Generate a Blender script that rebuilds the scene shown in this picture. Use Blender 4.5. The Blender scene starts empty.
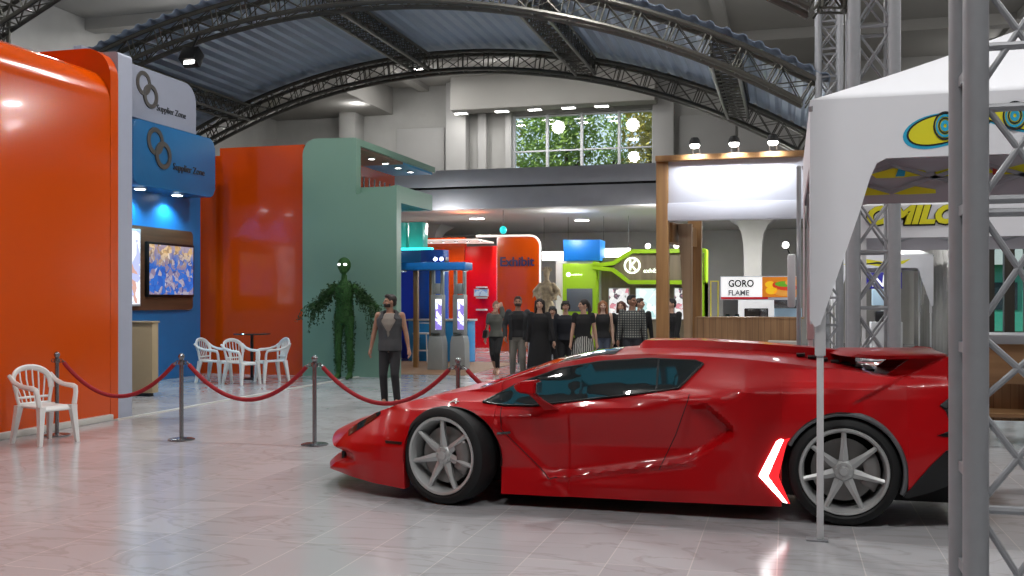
import bpy, bmesh, math, random
from mathutils import Vector, Matrix
from math import sin, cos, pi, sqrt, radians as R, atan2, hypot
random.seed(7)
SC = bpy.context.scene
COL = SC.collection

# ---------------------------------------------------------------- materials
def rgb(h):
    f = lambda c: c / 12.92 if c <= .04045 else ((c + .055) / 1.055) ** 2.4
    return tuple(f(int(h[i:i + 2], 16) / 255) for i in (0, 2, 4))

MATS = {}
def mat(name, col, rough=.5, metal=0., spec=.5, var=.06, scale=8., emit=None, es=1., coat=0., bump=0., alpha=None):
    if name in MATS:
        return MATS[name]
    if isinstance(col, str):
        col = rgb(col)
    m = bpy.data.materials.new(name)
    m.use_nodes = True
    nt = m.node_tree
    b = nt.nodes['Principled BSDF']
    tc = nt.nodes.new('ShaderNodeTexCoord')
    n = nt.nodes.new('ShaderNodeTexNoise')
    n.inputs['Scale'].default_value = scale
    n.inputs['Detail'].default_value = 4
    nt.links.new(tc.outputs['Object'], n.inputs['Vector'])
    mx = nt.nodes.new('ShaderNodeMix'); mx.data_type = 'RGBA'
    mx.inputs[6].default_value = (*[c * (1 - var) for c in col], 1)
    mx.inputs[7].default_value = (*[min(1, c * (1 + var)) for c in col], 1)
    nt.links.new(n.outputs['Fac'], mx.inputs[0])
    nt.links.new(mx.outputs[2], b.inputs['Base Color'])
    b.inputs['Roughness'].default_value = rough
    b.inputs['Metallic'].default_value = metal
    b.inputs['Specular IOR Level'].default_value = spec
    b.inputs['Coat Weight'].default_value = coat
    b.inputs['Coat Roughness'].default_value = .04
    if emit is not None:
        if isinstance(emit, str):
            emit = rgb(emit)
        b.inputs['Emission Color'].default_value = (*emit, 1)
        b.inputs['Emission Strength'].default_value = es
    if bump:
        bp = nt.nodes.new('ShaderNodeBump'); bp.inputs['Strength'].default_value = bump
        bp.inputs['Distance'].default_value = .02
        nt.links.new(n.outputs['Fac'], bp.inputs['Height'])
        nt.links.new(bp.outputs['Normal'], b.inputs['Normal'])
    MATS[name] = m
    return m

def nodes(m):
    return m.node_tree, m.node_tree.nodes['Principled BSDF']

def ramp(nt, stops, interp='LINEAR'):
    r = nt.nodes.new('ShaderNodeValToRGB'); cr = r.color_ramp; cr.interpolation = interp
    while len(cr.elements) > 1: cr.elements.remove(cr.elements[0])
    cr.elements[0].position = stops[0][0]; cr.elements[0].color = (*stops[0][1], 1)
    for p, c in stops[1:]:
        e = cr.elements.new(p); e.color = (*c, 1)
    return r

def wood(name, c1, c2, axis='Z', scale=3., rough=.5):
    m = mat(name, c1, rough)
    nt, b = nodes(m)
    tc = nt.nodes.new('ShaderNodeTexCoord'); mp = nt.nodes.new('ShaderNodeMapping')
    sc = {'Z': (6, 6, .4), 'X': (.4, 6, 6), 'Y': (6, .4, 6)}[axis]
    mp.inputs['Scale'].default_value = [v * scale for v in sc]
    n = nt.nodes.new('ShaderNodeTexNoise'); n.inputs['Scale'].default_value = 1.; n.inputs['Detail'].default_value = 6
    rp = ramp(nt, [(.3, rgb(c1)), (.7, rgb(c2))])
    nt.links.new(tc.outputs['Object'], mp.inputs[0]); nt.links.new(mp.outputs[0], n.inputs['Vector'])
    nt.links.new(n.outputs['Fac'], rp.inputs[0]); nt.links.new(rp.outputs[0], b.inputs['Base Color'])
    return m

def screen(name, stops, scale=6., es=1.5, kind='VORONOI', stretch=(1, 1, 1)):
    """a lit display: a patchwork of picture colours that the panel itself gives off"""
    m = mat(name, '111111', .15)
    nt, b = nodes(m)
    tc = nt.nodes.new('ShaderNodeTexCoord'); mp = nt.nodes.new('ShaderNodeMapping')
    mp.inputs['Scale'].default_value = stretch
    v = nt.nodes.new('ShaderNodeTexVoronoi'); v.inputs['Scale'].default_value = scale
    n = nt.nodes.new('ShaderNodeTexNoise'); n.inputs['Scale'].default_value = scale * .6; n.inputs['Detail'].default_value = 5
    sep = nt.nodes.new('ShaderNodeSeparateColor')
    ad = nt.nodes.new('ShaderNodeMath'); ad.operation = 'MULTIPLY_ADD'; ad.inputs[1].default_value = .45
    rp = ramp(nt, stops, 'CONSTANT')
    sub = nt.nodes.new('ShaderNodeMath'); sub.operation = 'MULTIPLY'; sub.inputs[1].default_value = .6
    nt.links.new(tc.outputs['Object'], mp.inputs[0]); nt.links.new(mp.outputs[0], v.inputs['Vector']); nt.links.new(mp.outputs[0], n.inputs['Vector'])
    nt.links.new(v.outputs['Color'], sep.inputs[0]); nt.links.new(sep.outputs[0], ad.inputs[0])
    nt.links.new(n.outputs['Fac'], sub.inputs[0]); nt.links.new(sub.outputs[0], ad.inputs[2])
    nt.links.new(ad.outputs[0], rp.inputs[0]); nt.links.new(rp.outputs[0], b.inputs['Emission Color'])
    b.inputs['Emission Strength'].default_value = es
    return m

# ---------------------------------------------------------------- mesh builder
class MB:
    def __init__(s):
        s.bm = bmesh.new()
    def face(s, vs, mi=0):
        try:
            f = s.bm.faces.new(vs); f.material_index = mi; return f
        except ValueError:
            return None
    def poly(s, pts, mi=0):
        return s.face([s.bm.verts.new(p) for p in pts], mi)
    def box(s, x0, x1, y0, y1, z0, z1, bev=0., seg=2, mi=0, only=None):
        v = [s.bm.verts.new((x, y, z)) for x in (x0, x1) for y in (y0, y1) for z in (z0, z1)]
        fs = [s.face([v[i] for i in q], mi) for q in ((0, 1, 3, 2), (4, 6, 7, 5), (0, 4, 5, 1), (2, 3, 7, 6), (0, 2, 6, 4), (1, 5, 7, 3))]
        if bev:
            es = {e for f in fs for e in f.edges}
            if only is not None:
                es = {e for e in es if only(e)}
            bmesh.ops.bevel(s.bm, geom=list(es), offset=bev, segments=seg, affect='EDGES', profile=.5)
        return s
    def obox(s, c, ax, ay, az, mi=0, bev=0.):
        """box round centre c with half-extent vectors"""
        c, ax, ay, az = map(Vector, (c, ax, ay, az))
        v = [s.bm.verts.new(c + ax * i + ay * j + az * k) for i in (-1, 1) for j in (-1, 1) for k in (-1, 1)]
        fs = [s.face([v[i] for i in q], mi) for q in ((0, 1, 3, 2), (4, 6, 7, 5), (0, 4, 5, 1), (2, 3, 7, 6), (0, 2, 6, 4), (1, 5, 7, 3))]
        if bev:
            bmesh.ops.bevel(s.bm, geom=list({e for f in fs for e in f.edges}), offset=bev, segments=2, affect='EDGES', profile=.5)
        return s
    def bar(s, a, b, w, h=None, up=(0, 0, 1), mi=0, bev=0.):
        a, b = Vector(a), Vector(b); d = (b - a); L = d.length; d.normalize()
        u = Vector(up); x = d.cross(u)
        if x.length < 1e-4: x = d.cross(Vector((0, 1, 0)))
        x.normalize(); y = x.cross(d)
        return s.obox((a + b) / 2, d * L / 2, x * w / 2, y * (h or w) / 2, mi, bev)
    def tube(s, path, r, seg=10, cap=True, mi=0, closed=False, flat=1., up=None):
        P = [Vector(p) for p in path]; n = len(P)
        rr = r if isinstance(r, (list, tuple)) else [r] * n
        rings = []; x = None
        for i in range(n):
            if closed: d = P[(i + 1) % n] - P[i - 1]
            else: d = P[min(i + 1, n - 1)] - P[max(i - 1, 0)]
            d.normalize()
            if up is not None:
                x = d.cross(Vector(up)); x.normalize()
            elif x is None:
                x = d.orthogonal().normalized()
            else:
                x = x - d * x.dot(d)
                x = x.normalized() if x.length > 1e-5 else d.orthogonal().normalized()
            y = d.cross(x)
            rings.append([s.bm.verts.new(P[i] + (x * cos(2 * pi * k / seg) + y * flat * sin(2 * pi * k / seg)) * rr[i]) for k in range(seg)])
        for i in range(n if closed else n - 1):
            A, B = rings[i], rings[(i + 1) % n]
            for k in range(seg):
                s.face([A[k], A[(k + 1) % seg], B[(k + 1) % seg], B[k]], mi)
        if cap and not closed:
            s.face(rings[0][::-1], mi); s.face(rings[-1], mi)
        return s
    def cyl(s, a, b, r, r2=None, seg=16, mi=0):
        return s.tube([a, b], [r, r if r2 is None else r2], seg, True, mi)
    def rings(s, rs, cap=True, mi=0):
        R_ = [[s.bm.verts.new(p) for p in ring] for ring in rs]; n = len(R_[0])
        for A, B in zip(R_, R_[1:]):
            for k in range(n):
                s.face([A[k], A[(k + 1) % n], B[(k + 1) % n], B[k]], mi)
        if cap:
            s.face(R_[0][::-1], mi); s.face(R_[-1], mi)
        return s
    def lathe(s, prof, c=(0, 0, 0), seg=24, ax='Z', M=None, mi=0):
        """prof: (radius, height)"""
        rs = []
        for r, h in prof:
            r = max(r, 1e-4)
            ring = []
            for k in range(seg):
                a = 2 * pi * k / seg
                p = {'Z': (r * cos(a), r * sin(a), h), 'Y': (r * cos(a), h, r * sin(a)), 'X': (h, r * cos(a), r * sin(a))}[ax]
                p = Vector(p)
                if M: p = M @ p
                ring.append(p + Vector(c))
            rs.append(ring)
        return s.rings(rs, True, mi)
    def ell(s, c, rx, ry, rz, u=14, v=9, M=None, mi=0):
        rs = []
        for j in range(v + 1):
            t = -pi / 2 + pi * j / v
            k_ = max(cos(t), .02)
            ring = []
            for i in range(u):
                p = Vector((rx * k_ * cos(2 * pi * i / u), ry * k_ * sin(2 * pi * i / u), rz * sin(t)))
                if M: p = M @ p
                ring.append(p + Vector(c))
            rs.append(ring)
        return s.rings(rs, True, mi)
    def caps(s, a, ra, b, rb, seg=10):
        a, b = Vector(a), Vector(b)
        d = b - a; L = d.length
        if L < 1e-5: return s.ell(a, ra, ra, ra)
        d.normalize(); x = d.orthogonal().normalized(); y = d.cross(x)
        prof = [(-1, .02), (-.8, .6), (-.5, .866), (0, 1)]
        rs = []
        for h, k in prof:
            rs.append([a + d * h * ra + (x * cos(2 * pi * i / seg) + y * sin(2 * pi * i / seg)) * ra * k for i in range(seg)])
        for h, k in prof[::-1]:
            rs.append([b - d * h * rb + (x * cos(2 * pi * i / seg) + y * sin(2 * pi * i / seg)) * rb * k for i in range(seg)])
        return s.rings(rs)
    def prism(s, pts, o, ux, uz, n, depth, mi=0, bev=0.):
        """2D outline (a, b) -> o + a*ux + b*uz, thick along n"""
        o, ux, uz, n = map(Vector, (o, ux, uz, n))
        A = [s.bm.verts.new(o + ux * a + uz * b) for a, b in pts]
        B = [s.bm.verts.new(o + ux * a + uz * b + n * depth) for a, b in pts]
        k = len(pts)
        f0 = s.face(A[::-1], mi); f1 = s.face(B, mi)
        for i in range(k):
            s.face([A[i], A[(i + 1) % k], B[(i + 1) % k], B[i]], mi)
        if bev:
            bmesh.ops.bevel(s.bm, geom=list(f0.edges) + list(f1.edges), offset=bev, segments=3, affect='EDGES', profile=.5)
        return s
    def holes(s, outer, inner, o, ux, uz, n, depth, mi=0):
        """plate with one hole; both loops have the same count"""
        o, ux, uz, n = map(Vector, (o, ux, uz, n)); k = len(outer)
        V = [[s.bm.verts.new(o + ux * a + uz * b + n * d) for a, b in lp] for lp, d in ((outer, 0), (inner, 0), (inner, depth), (outer, depth))]
        for L in range(4):
            A, B = V[L], V[(L + 1) % 4]
            for i in range(k):
                s.face([A[i], A[(i + 1) % k], B[(i + 1) % k], B[i]], mi)
        return s
    def grid(s, f, nu, nv, mi=0):
        V = [[s.bm.verts.new(f(i / nu, j / nv)) for j in range(nv + 1)] for i in range(nu + 1)]
        for i in range(nu):
            for j in range(nv):
                s.face([V[i][j], V[i + 1][j], V[i + 1][j + 1], V[i][j + 1]], mi)
        return s

def obj(name, mb, m, parent=None, smooth=35, world=True):
    bm = mb.bm if isinstance(mb, MB) else mb
    bmesh.ops.recalc_face_normals(bm, faces=bm.faces)
    if parent is not None and world:
        bmesh.ops.translate(bm, verts=bm.verts, vec=-wloc(parent))
    me = bpy.data.meshes.new(name)
    bm.to_mesh(me); bm.free()
    for x in (m if isinstance(m, (list, tuple)) else [m]):
        me.materials.append(x)
    if smooth:
        me.shade_smooth()
        me.set_sharp_from_angle(angle=R(smooth))
    o = bpy.data.objects.new(name, me); COL.objects.link(o)
    if parent is not None: o.parent = parent
    return o

def wloc(o):
    v = Vector((0, 0, 0))
    while o is not None:
        v = v + o.location; o = o.parent
    return v

def tag(o, label=None, cat=None, group=None, kind=None):
    if label: o['label'] = label
    if cat: o['category'] = cat
    if group: o['group'] = group
    if kind: o['kind'] = kind
    return o

def thing(name, label, cat, loc=(0, 0, 0), rz=0., group=None):
    o = bpy.data.objects.new(name, None); COL.objects.link(o)
    o.location = loc; o.rotation_euler = (0, 0, rz); o.empty_display_size = .1
    return tag(o, label, cat, group)

def struct(name, mb, m, label=None, smooth=35):
    o = obj(name, mb, m, None, smooth); o['kind'] = 'structure'
    if label: o['label'] = label
    return o

def copy_tree(o, loc=None, rz=None, label=None, group=None, parent=None):
    c = o.copy(); COL.objects.link(c); c.parent = parent
    if loc is not None: c.location = loc
    if rz is not None: c.rotation_euler = (0, 0, rz)
    if label: c['label'] = label
    if group: c['group'] = group
    for ch in list(o.children):
        copy_tree(ch, parent=c)
    return c

def text(name, body, size, depth, M, m, parent=None, align='LEFT', shear=0., xs=1., bold=0.):
    cu = bpy.data.curves.new(name, 'FONT'); cu.body = body; cu.size = size; cu.extrude = depth
    cu.offset = bold; cu.align_x = align; cu.shear = shear; cu.resolution_u = 3
    t = bpy.data.objects.new(name, cu); COL.objects.link(t)
    dg = bpy.context.evaluated_depsgraph_get()
    me = bpy.data.meshes.new_from_object(t.evaluated_get(dg))
    bpy.data.objects.remove(t)
    me.name = name
    T = M @ Matrix.Diagonal((xs, 1, 1, 1))
    if parent is not None: T = Matrix.Translation(-wloc(parent)) @ T
    me.transform(T)
    me.materials.clear(); me.materials.append(m)
    o = bpy.data.objects.new(name, me); COL.objects.link(o)
    if parent is not None: o.parent = parent
    return o

def frontal(x, y, z):      # writing on a face that looks down the hall at -Y
    return Matrix.Translation((x, y, z)) @ Matrix.Rotation(R(90), 4, 'X')
def sidewise(x, y, z):     # writing on a face that looks along +X
    return Matrix.Translation((x, y, z)) @ Matrix.Rotation(R(90), 4, 'Z') @ Matrix.Rotation(R(90), 4, 'X')

def blob(name, mb, voxel, m, parent=None, smooth_it=3, world=True):
    """one continuous skin grown over overlapping volumes"""
    bm = mb.bm
    bmesh.ops.recalc_face_normals(bm, faces=bm.faces)
    me = bpy.data.meshes.new('tmp'); bm.to_mesh(me); bm.free()
    t = bpy.data.objects.new('tmp', me); COL.objects.link(t)
    r = t.modifiers.new('r', 'REMESH'); r.mode = 'VOXEL'; r.voxel_size = voxel
    if smooth_it:
        s = t.modifiers.new('s', 'SMOOTH'); s.iterations = smooth_it; s.factor = .5
    dg = bpy.context.evaluated_depsgraph_get()
    nm = bpy.data.meshes.new_from_object(t.evaluated_get(dg))
    bpy.data.objects.remove(t); bpy.data.meshes.remove(me)
    nm.name = name
    if parent is not None and world: nm.transform(Matrix.Translation(-wloc(parent)))
    nm.materials.clear()
    for x in (m if isinstance(m, (list, tuple)) else [m]): nm.materials.append(x)
    nm.shade_smooth()
    o = bpy.data.objects.new(name, nm); COL.objects.link(o)
    if parent is not None: o.parent = parent
    return o

def lerp(a, b, t): return a + (b - a) * t
def interp(tab, x):
    if x <= tab[0][0]: return tab[0][1]
    for (a, u), (b, v) in zip(tab, tab[1:]):
        if x <= b: return lerp(u, v, (x - a) / (b - a) if b > a else 0)
    return tab[-1][1]
def sstep(t):
    t = max(0., min(1., t)); return t * t * (3 - 2 * t)
# ---------------------------------------------------------------- palette
M_conc = mat('grey_concrete', '8f8e8b', .85, var=.18, scale=1.2, bump=.1)
M_ceil = mat('ceiling_plaster', '8d8b87', .9, var=.06, scale=.7)
M_white = mat('white_paint', 'b4b5b8', .55, var=.03)
M_orange = mat('orange_gloss_panel', 'c04602', .16, var=.05, scale=.8, coat=.2)
M_orange2 = mat('orange_back_panel', 'ba4004', .16, var=.05, scale=.8, coat=.4)
M_whitep = mat('white_laminate', '989dac', .35, var=.03)
M_blue = mat('blue_laminate', '1f6fae', .4, var=.05)
M_deep = mat('deep_blue_wall', '0a38b4', .35, var=.06)
M_green = mat('sage_green_panel', '6c8c7c', .38, var=.04, scale=2)
M_lime = mat('lime_green_panel', '9cc814', .4, var=.04)
M_red = mat('red_gloss_wall', 'c80a08', .18, var=.06, coat=.4)
M_steel = mat('truss_steel', '55544f', .42, metal=.75, var=.15, scale=20)
M_steel2 = mat('grey_painted_steel', '8b8d91', .42, metal=.15, var=.08, scale=12)
M_chrome = mat('brushed_chrome', '8a8d90', .25, metal=.9, var=.08)
M_black = mat('black_plastic', '0b0c0e', .35, var=.1)
M_matt = mat('matt_black', '050608', .7, var=.1)
M_plastic = mat('white_plastic', 'd6d6d4', .35, var=.02)
M_rope = mat('red_velvet_rope', '8e0f1c', .8, var=.2, scale=60)
M_lamp = mat('lamp_glow', 'ffffff', .4, emit=(1, .97, .92), es=14)
M_lampc = mat('cool_lamp_glow', 'ffffff', .4, emit=(.75, .9, 1), es=18)
M_board = mat('beige_board', 'a39070', .5, var=.06)
M_walnut = wood('walnut_panel', '6b4a33', '4c3323', 'Y', 1.2)
M_oak = wood('oak_post', 'a07a4c', '7a5632', 'Z', 1.5)
M_plank = wood('brown_plank', 'a5835e', '866546', 'Z', 2.2)
M_skirt = mat('white_skirting', 'b4b2ac', .5, var=.04)

# plank joints on the stall counter front
def planks(m, axis, width, dark=.55):
    nt, b = nodes(m)
    tc = nt.nodes.new('ShaderNodeTexCoord'); sp = nt.nodes.new('ShaderNodeSeparateXYZ')
    mo = nt.nodes.new('ShaderNodeMath'); mo.operation = 'PINGPONG'; mo.inputs[1].default_value = width / 2
    lt = nt.nodes.new('ShaderNodeMath'); lt.operation = 'LESS_THAN'; lt.inputs[1].default_value = .005
    mx = nt.nodes.new('ShaderNodeMix'); mx.data_type = 'RGBA'; mx.blend_type = 'MULTIPLY'
    src = b.inputs['Base Color'].links[0].from_socket
    nt.links.new(tc.outputs['Object'], sp.inputs[0]); nt.links.new(sp.outputs[axis], mo.inputs[0]); nt.links.new(mo.outputs[0], lt.inputs[0])
    nt.links.new(lt.outputs[0], mx.inputs[0]); nt.links.new(src, mx.inputs[6]); mx.inputs[7].default_value = (dark, dark, dark, 1)
    nt.links.new(mx.outputs[2], b.inputs['Base Color'])
planks(M_plank, 0, .09, .7)

# floor: large polished marble-look tiles
def floor_mat():
    m = mat('polished_marble_tile', 'a4a3a3', .1)
    nt, b = nodes(m)
    L = nt.links.new
    tc = nt.nodes.new('ShaderNodeTexCoord')
    br = nt.nodes.new('ShaderNodeTexBrick')
    br.inputs['Scale'].default_value = 1; br.inputs['Brick Width'].default_value = 1.; br.inputs['Row Height'].default_value = .5
    br.inputs['Mortar Size'].default_value = .004; br.inputs['Mortar Smooth'].default_value = .2; br.offset = 0.
    br.inputs['Color1'].default_value = (.37, .375, .39, 1); br.inputs['Color2'].default_value = (.43, .435, .45, 1); br.inputs['Mortar'].default_value = (.52, .51, .50, 1)
    mp = nt.nodes.new('ShaderNodeMapping'); mp.inputs['Rotation'].default_value = (0, 0, R(90)); mp.inputs['Location'].default_value = (0, .06, 0)
    L(tc.outputs['Object'], mp.inputs[0]); L(mp.outputs[0], br.inputs['Vector'])
    n1 = nt.nodes.new('ShaderNodeTexNoise'); n1.inputs['Scale'].default_value = .9; n1.inputs['Detail'].default_value = 7; n1.inputs['Distortion'].default_value = 1.4
    mp2 = nt.nodes.new('ShaderNodeMapping'); mp2.inputs['Rotation'].default_value = (0, 0, R(25)); mp2.inputs['Scale'].default_value = (1, 3, 1)
    L(tc.outputs['Object'], mp2.inputs[0]); L(mp2.outputs[0], n1.inputs['Vector'])
    vein = ramp(nt, [(.0, (1, 1, 1)), (.47, (1, 1, 1)), (.5, (.72, .68, .66)), (.53, (1, 1, 1)), (1, (.93, .92, .92))])
    L(n1.outputs['Fac'], vein.inputs[0])
    mx = nt.nodes.new('ShaderNodeMix'); mx.data_type = 'RGBA'; mx.blend_type = 'MULTIPLY'; mx.inputs[0].default_value = .55
    L(br.outputs['Color'], mx.inputs[6]); L(vein.outputs[0], mx.inputs[7]); L(mx.outputs[2], b.inputs['Base Color'])
    n2 = nt.nodes.new('ShaderNodeTexNoise'); n2.inputs['Scale'].default_value = 2.5; n2.inputs['Detail'].default_value = 5
    mr = nt.nodes.new('ShaderNodeMapRange'); mr.inputs[3].default_value = .1; mr.inputs[4].default_value = .24
    L(tc.outputs['Object'], n2.inputs['Vector']); L(n2.outputs['Fac'], mr.inputs[0]); L(mr.outputs[0], b.inputs['Roughness'])
    b.inputs['Specular IOR Level'].default_value = .6
    return m
M_floor = floor_mat()

# ---------------------------------------------------------------- room shell
X0, X1, YB, ZC = -21.3, 4.6, 39., 10.45
mb = MB().box(-22, 16, -9, 40, -.3, 0); struct('floor', mb, M_floor)
SK = (-9., 1.5, 5.0, 6.2)     # added strip skylight, put in so the car's side window reflects teal
mb = MB().box(-22, 16, -9, SK[2], ZC, ZC + .4); mb.box(-22, 16, SK[3], 40, ZC, ZC + .4); mb.box(-22, SK[0], SK[2], SK[3], ZC, ZC + .4); mb.box(SK[1], 16, SK[2], SK[3], ZC, ZC + .4)
struct('ceiling', mb, M_ceil)
mb = MB().box(X0 - .4, X0, -9, 40, 0, ZC); struct('wall_left', mb, M_conc)
# back wall with the long upper window opening
WX0, WX1, WZ0, WZ1 = -10.74, -5.0, 6.85, 9.05
mb = MB()
mb.box(X0, WX0, YB, YB + .4, 0, ZC); mb.box(WX1, 6.8, YB, YB + .4, 0, ZC); mb.box(6.8, 12.6, YB, YB + .4, 3.9, ZC); mb.box(12.6, 15.6, YB, YB + .4, 0, ZC)
mb.box(WX0, WX1, YB, YB + .4, 0, WZ0); mb.box(WX0, WX1, YB, YB + .4, WZ1, ZC)
struct('wall_back', mb, M_conc)
mb = MB().box(15.6, 16, -9, 40, 0, ZC); struct('wall_right', mb, M_conc)
mb = MB().box(-22, 16, -9.4, -9, 0, ZC); struct('wall_front', mb, mat('dark_entrance_wall', '4a4745', .8, var=.1))
# window 1
M_glass = mat('window_glass', 'ffffff', .02)
nt, b = nodes(M_glass)
tr = nt.nodes.new('ShaderNodeBsdfTransparent'); gl = nt.nodes.new('ShaderNodeBsdfGlossy'); gl.inputs['Roughness'].default_value = .02
fr = nt.nodes.new('ShaderNodeMixShader'); fr.inputs[0].default_value = .05
nt.links.new(tr.outputs[0], fr.inputs[1]); nt.links.new(gl.outputs[0], fr.inputs[2])
nt.links.new(fr.outputs[0], nt.nodes['Material Output'].inputs['Surface'])
M_teal = mat('added_skylight_tint', 'ffffff', .02)  # tint of the added skylight, colours the band reflected in the car
nt, b = nodes(M_teal); tr = nt.nodes.new('ShaderNodeBsdfTransparent'); tr.inputs[0].default_value = (.42, .72, .68, 1); gl = nt.nodes.new('ShaderNodeBsdfGlossy'); gl.inputs['Roughness'].default_value = .02
fr = nt.nodes.new('ShaderNodeMixShader'); fr.inputs[0].default_value = .05
nt.links.new(tr.outputs[0], fr.inputs[1]); nt.links.new(gl.outputs[0], fr.inputs[2]); nt.links.new(fr.outputs[0], nt.nodes['Material Output'].inputs['Surface'])
w3 = struct('added_skylight', MB().box(SK[0], SK[1], SK[2], SK[3], ZC + .2, ZC + .22), M_teal)  # unseen skylight pane, added for the reflection on the car
f3 = MB()
for i in range(8): x = SK[0] + (SK[1] - SK[0]) * i / 7; f3.box(x - .04, x + .04, SK[2], SK[3], ZC + .1, ZC + .3)
obj('window_frame', f3, M_steel2, w3)
w = MB(); w.box(WX0, WX1, YB + .18, YB + .2, WZ0, WZ1); win1 = struct('window_1', w, M_glass)
f = MB()
for x in (WX0 + .05, WX0 + 1.43, -7.9, -6.4, WX1 - .05): f.box(x - .05, x + .05, YB + .1, YB + .28, WZ0, WZ1)
for z in (WZ0 + .05, WZ0 + .75, WZ1 - .05): f.box(WX0, WX1, YB + .12, YB + .26, z - .03, z + .03)
obj('window_frame', f, M_white, win1)
# piers each side of the window, soffit and panels of the upper gallery
M_panel2 = mat('pier_plaster', '979694', .8, var=.08, scale=.8)
for i, (a, b_) in enumerate(((-13.4, -12.55), (-5.0, -4.2), (-12.1, -11.75), (-10.95, -10.7))):
    mb = MB().box(a, b_, YB - .5 + .2 * (i > 1), YB, 5.4, ZC, bev=.02)
    struct('column_%d' % (i + 1), mb, M_panel2)
mb = MB().box(-12.9, -4.8, YB - 1.4, YB - .5, 9.12, ZC, bev=.03); struct('trim_1', mb, M_ceil)     # box soffit over the window
mb = MB().box(X0, -15.9, YB - 4.5, YB, 9.35, ZC, bev=.02); struct('trim_2', mb, M_ceil)             # lowered soffit in the corner
mb = MB().box(-17.9, -17.2, YB - 1.0, YB, 5.4, 9.4, bev=.02); struct('column_5', mb, M_conc)
M_panel = mat('pale_wall_panel', '8d8c8a', .7, var=.12, scale=.8)
k = 1
for a, b_ in ((-15.7, -13.6), (-4.05, -1.9), (-1.8, .4), (.5, 2.5)):
    mb = MB().box(a, b_, YB - .1, YB, 6.3, 8.7, bev=.015); struct('trim_%d' % (k + 2), mb, M_panel); k += 1
for y in (3., 11., 19., 27., 34.):
    mb = MB().box(X0, 15.6, y - .25, y + .25, ZC - .35, ZC); struct('beam_%d' % int(y), mb, M_ceil)
for x in (-14.5, -2., 7.):
    mb = MB().box(x - .2, x + .2, -9, 39, ZC - .22, ZC); struct('beam_%d' % int(abs(x) * 100), mb, M_ceil)
# mezzanine: slab, parapet with dark slot
MZ = 28.
mb = MB().box(X0, X1, MZ, YB, 4.27, 4.6); struct('mezzanine_slab', mb, M_ceil)
M_para = mat('parapet_concrete', 'a2a3a8', .85, var=.1, scale=3)
mb = MB().box(X0, X1, MZ - .12, MZ + .12, 4.27, 4.86, bev=.01); mb.box(X0, X1, MZ - .06, MZ + .1, 4.86, 4.93); mb.box(X0, X1, MZ - .12, MZ + .12, 4.93, 5.42, bev=.01)
struct('mezzanine_parapet', mb, M_para)
mb = MB().box(X0, X1, MZ - .08, MZ - .058, 4.862, 4.928); struct('trim_8', mb, M_matt)
# flared columns below the mezzanine
for i, x in enumerate((-1.1, -12.5)):
    mb = MB()
    mb.rings([[(x + a * w_, 34 + b_ * w_, z) for a, b_ in ((-1, -1), (1, -1), (1, 1), (-1, 1))] for z, w_ in ((0, .28), (3.0, .28), (3.45, .30), (3.8, .36), (4.05, .48), (4.27, .75))])
    struct('column_%d' % (6 + i), mb, M_conc)
# back right window: dark timber posts with arched heads, sky behind
M_dkwood = wood('dark_window_timber', '3a3326', '221d15', 'Z', 1.)
f = MB()
x = 6.8
while x < 12.4:
    f.box(x, x + .34, YB + .05, YB + .35, 0, 3.9)
    pts = [(x + .34, 3.9), (x + .34, 3.2)] + [(x + .34 + .16 * (1 - cos(a)), 3.2 + .45 * sin(a)) for a in [pi / 16 * k for k in range(1, 8)]] + [(x + .50, 3.65)] + [(x + .66 - .16 * (1 - cos(a)), 3.2 + .45 * sin(a)) for a in [pi / 16 * k for k in range(7, 0, -1)]] + [(x + .66, 3.2), (x + .66, 3.9)]
    f.prism(pts, (0, YB + .1, 0), (1, 0, 0), (0, 0, 1), (0, 1, 0), .2)
    x += .66
f.box(6.8, 12.6, YB + .04, YB + .36, 0, .15)
win2 = struct('window_2', f, M_dkwood)
obj('window_pane', MB().box(6.8, 12.6, YB + .19, YB + .21, 0, 3.9), M_glass, win2)

# skirting along the left booths
mb = MB().box(-8.72, -8.64, 2, 11.42, 0, .08, bev=.01); struct('baseboard_left', mb, M_skirt)
mb = MB().box(-8.66, -8.58, 11.42, 19.2, 0, .012); struct('trim_9', mb, M_skirt)

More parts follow.
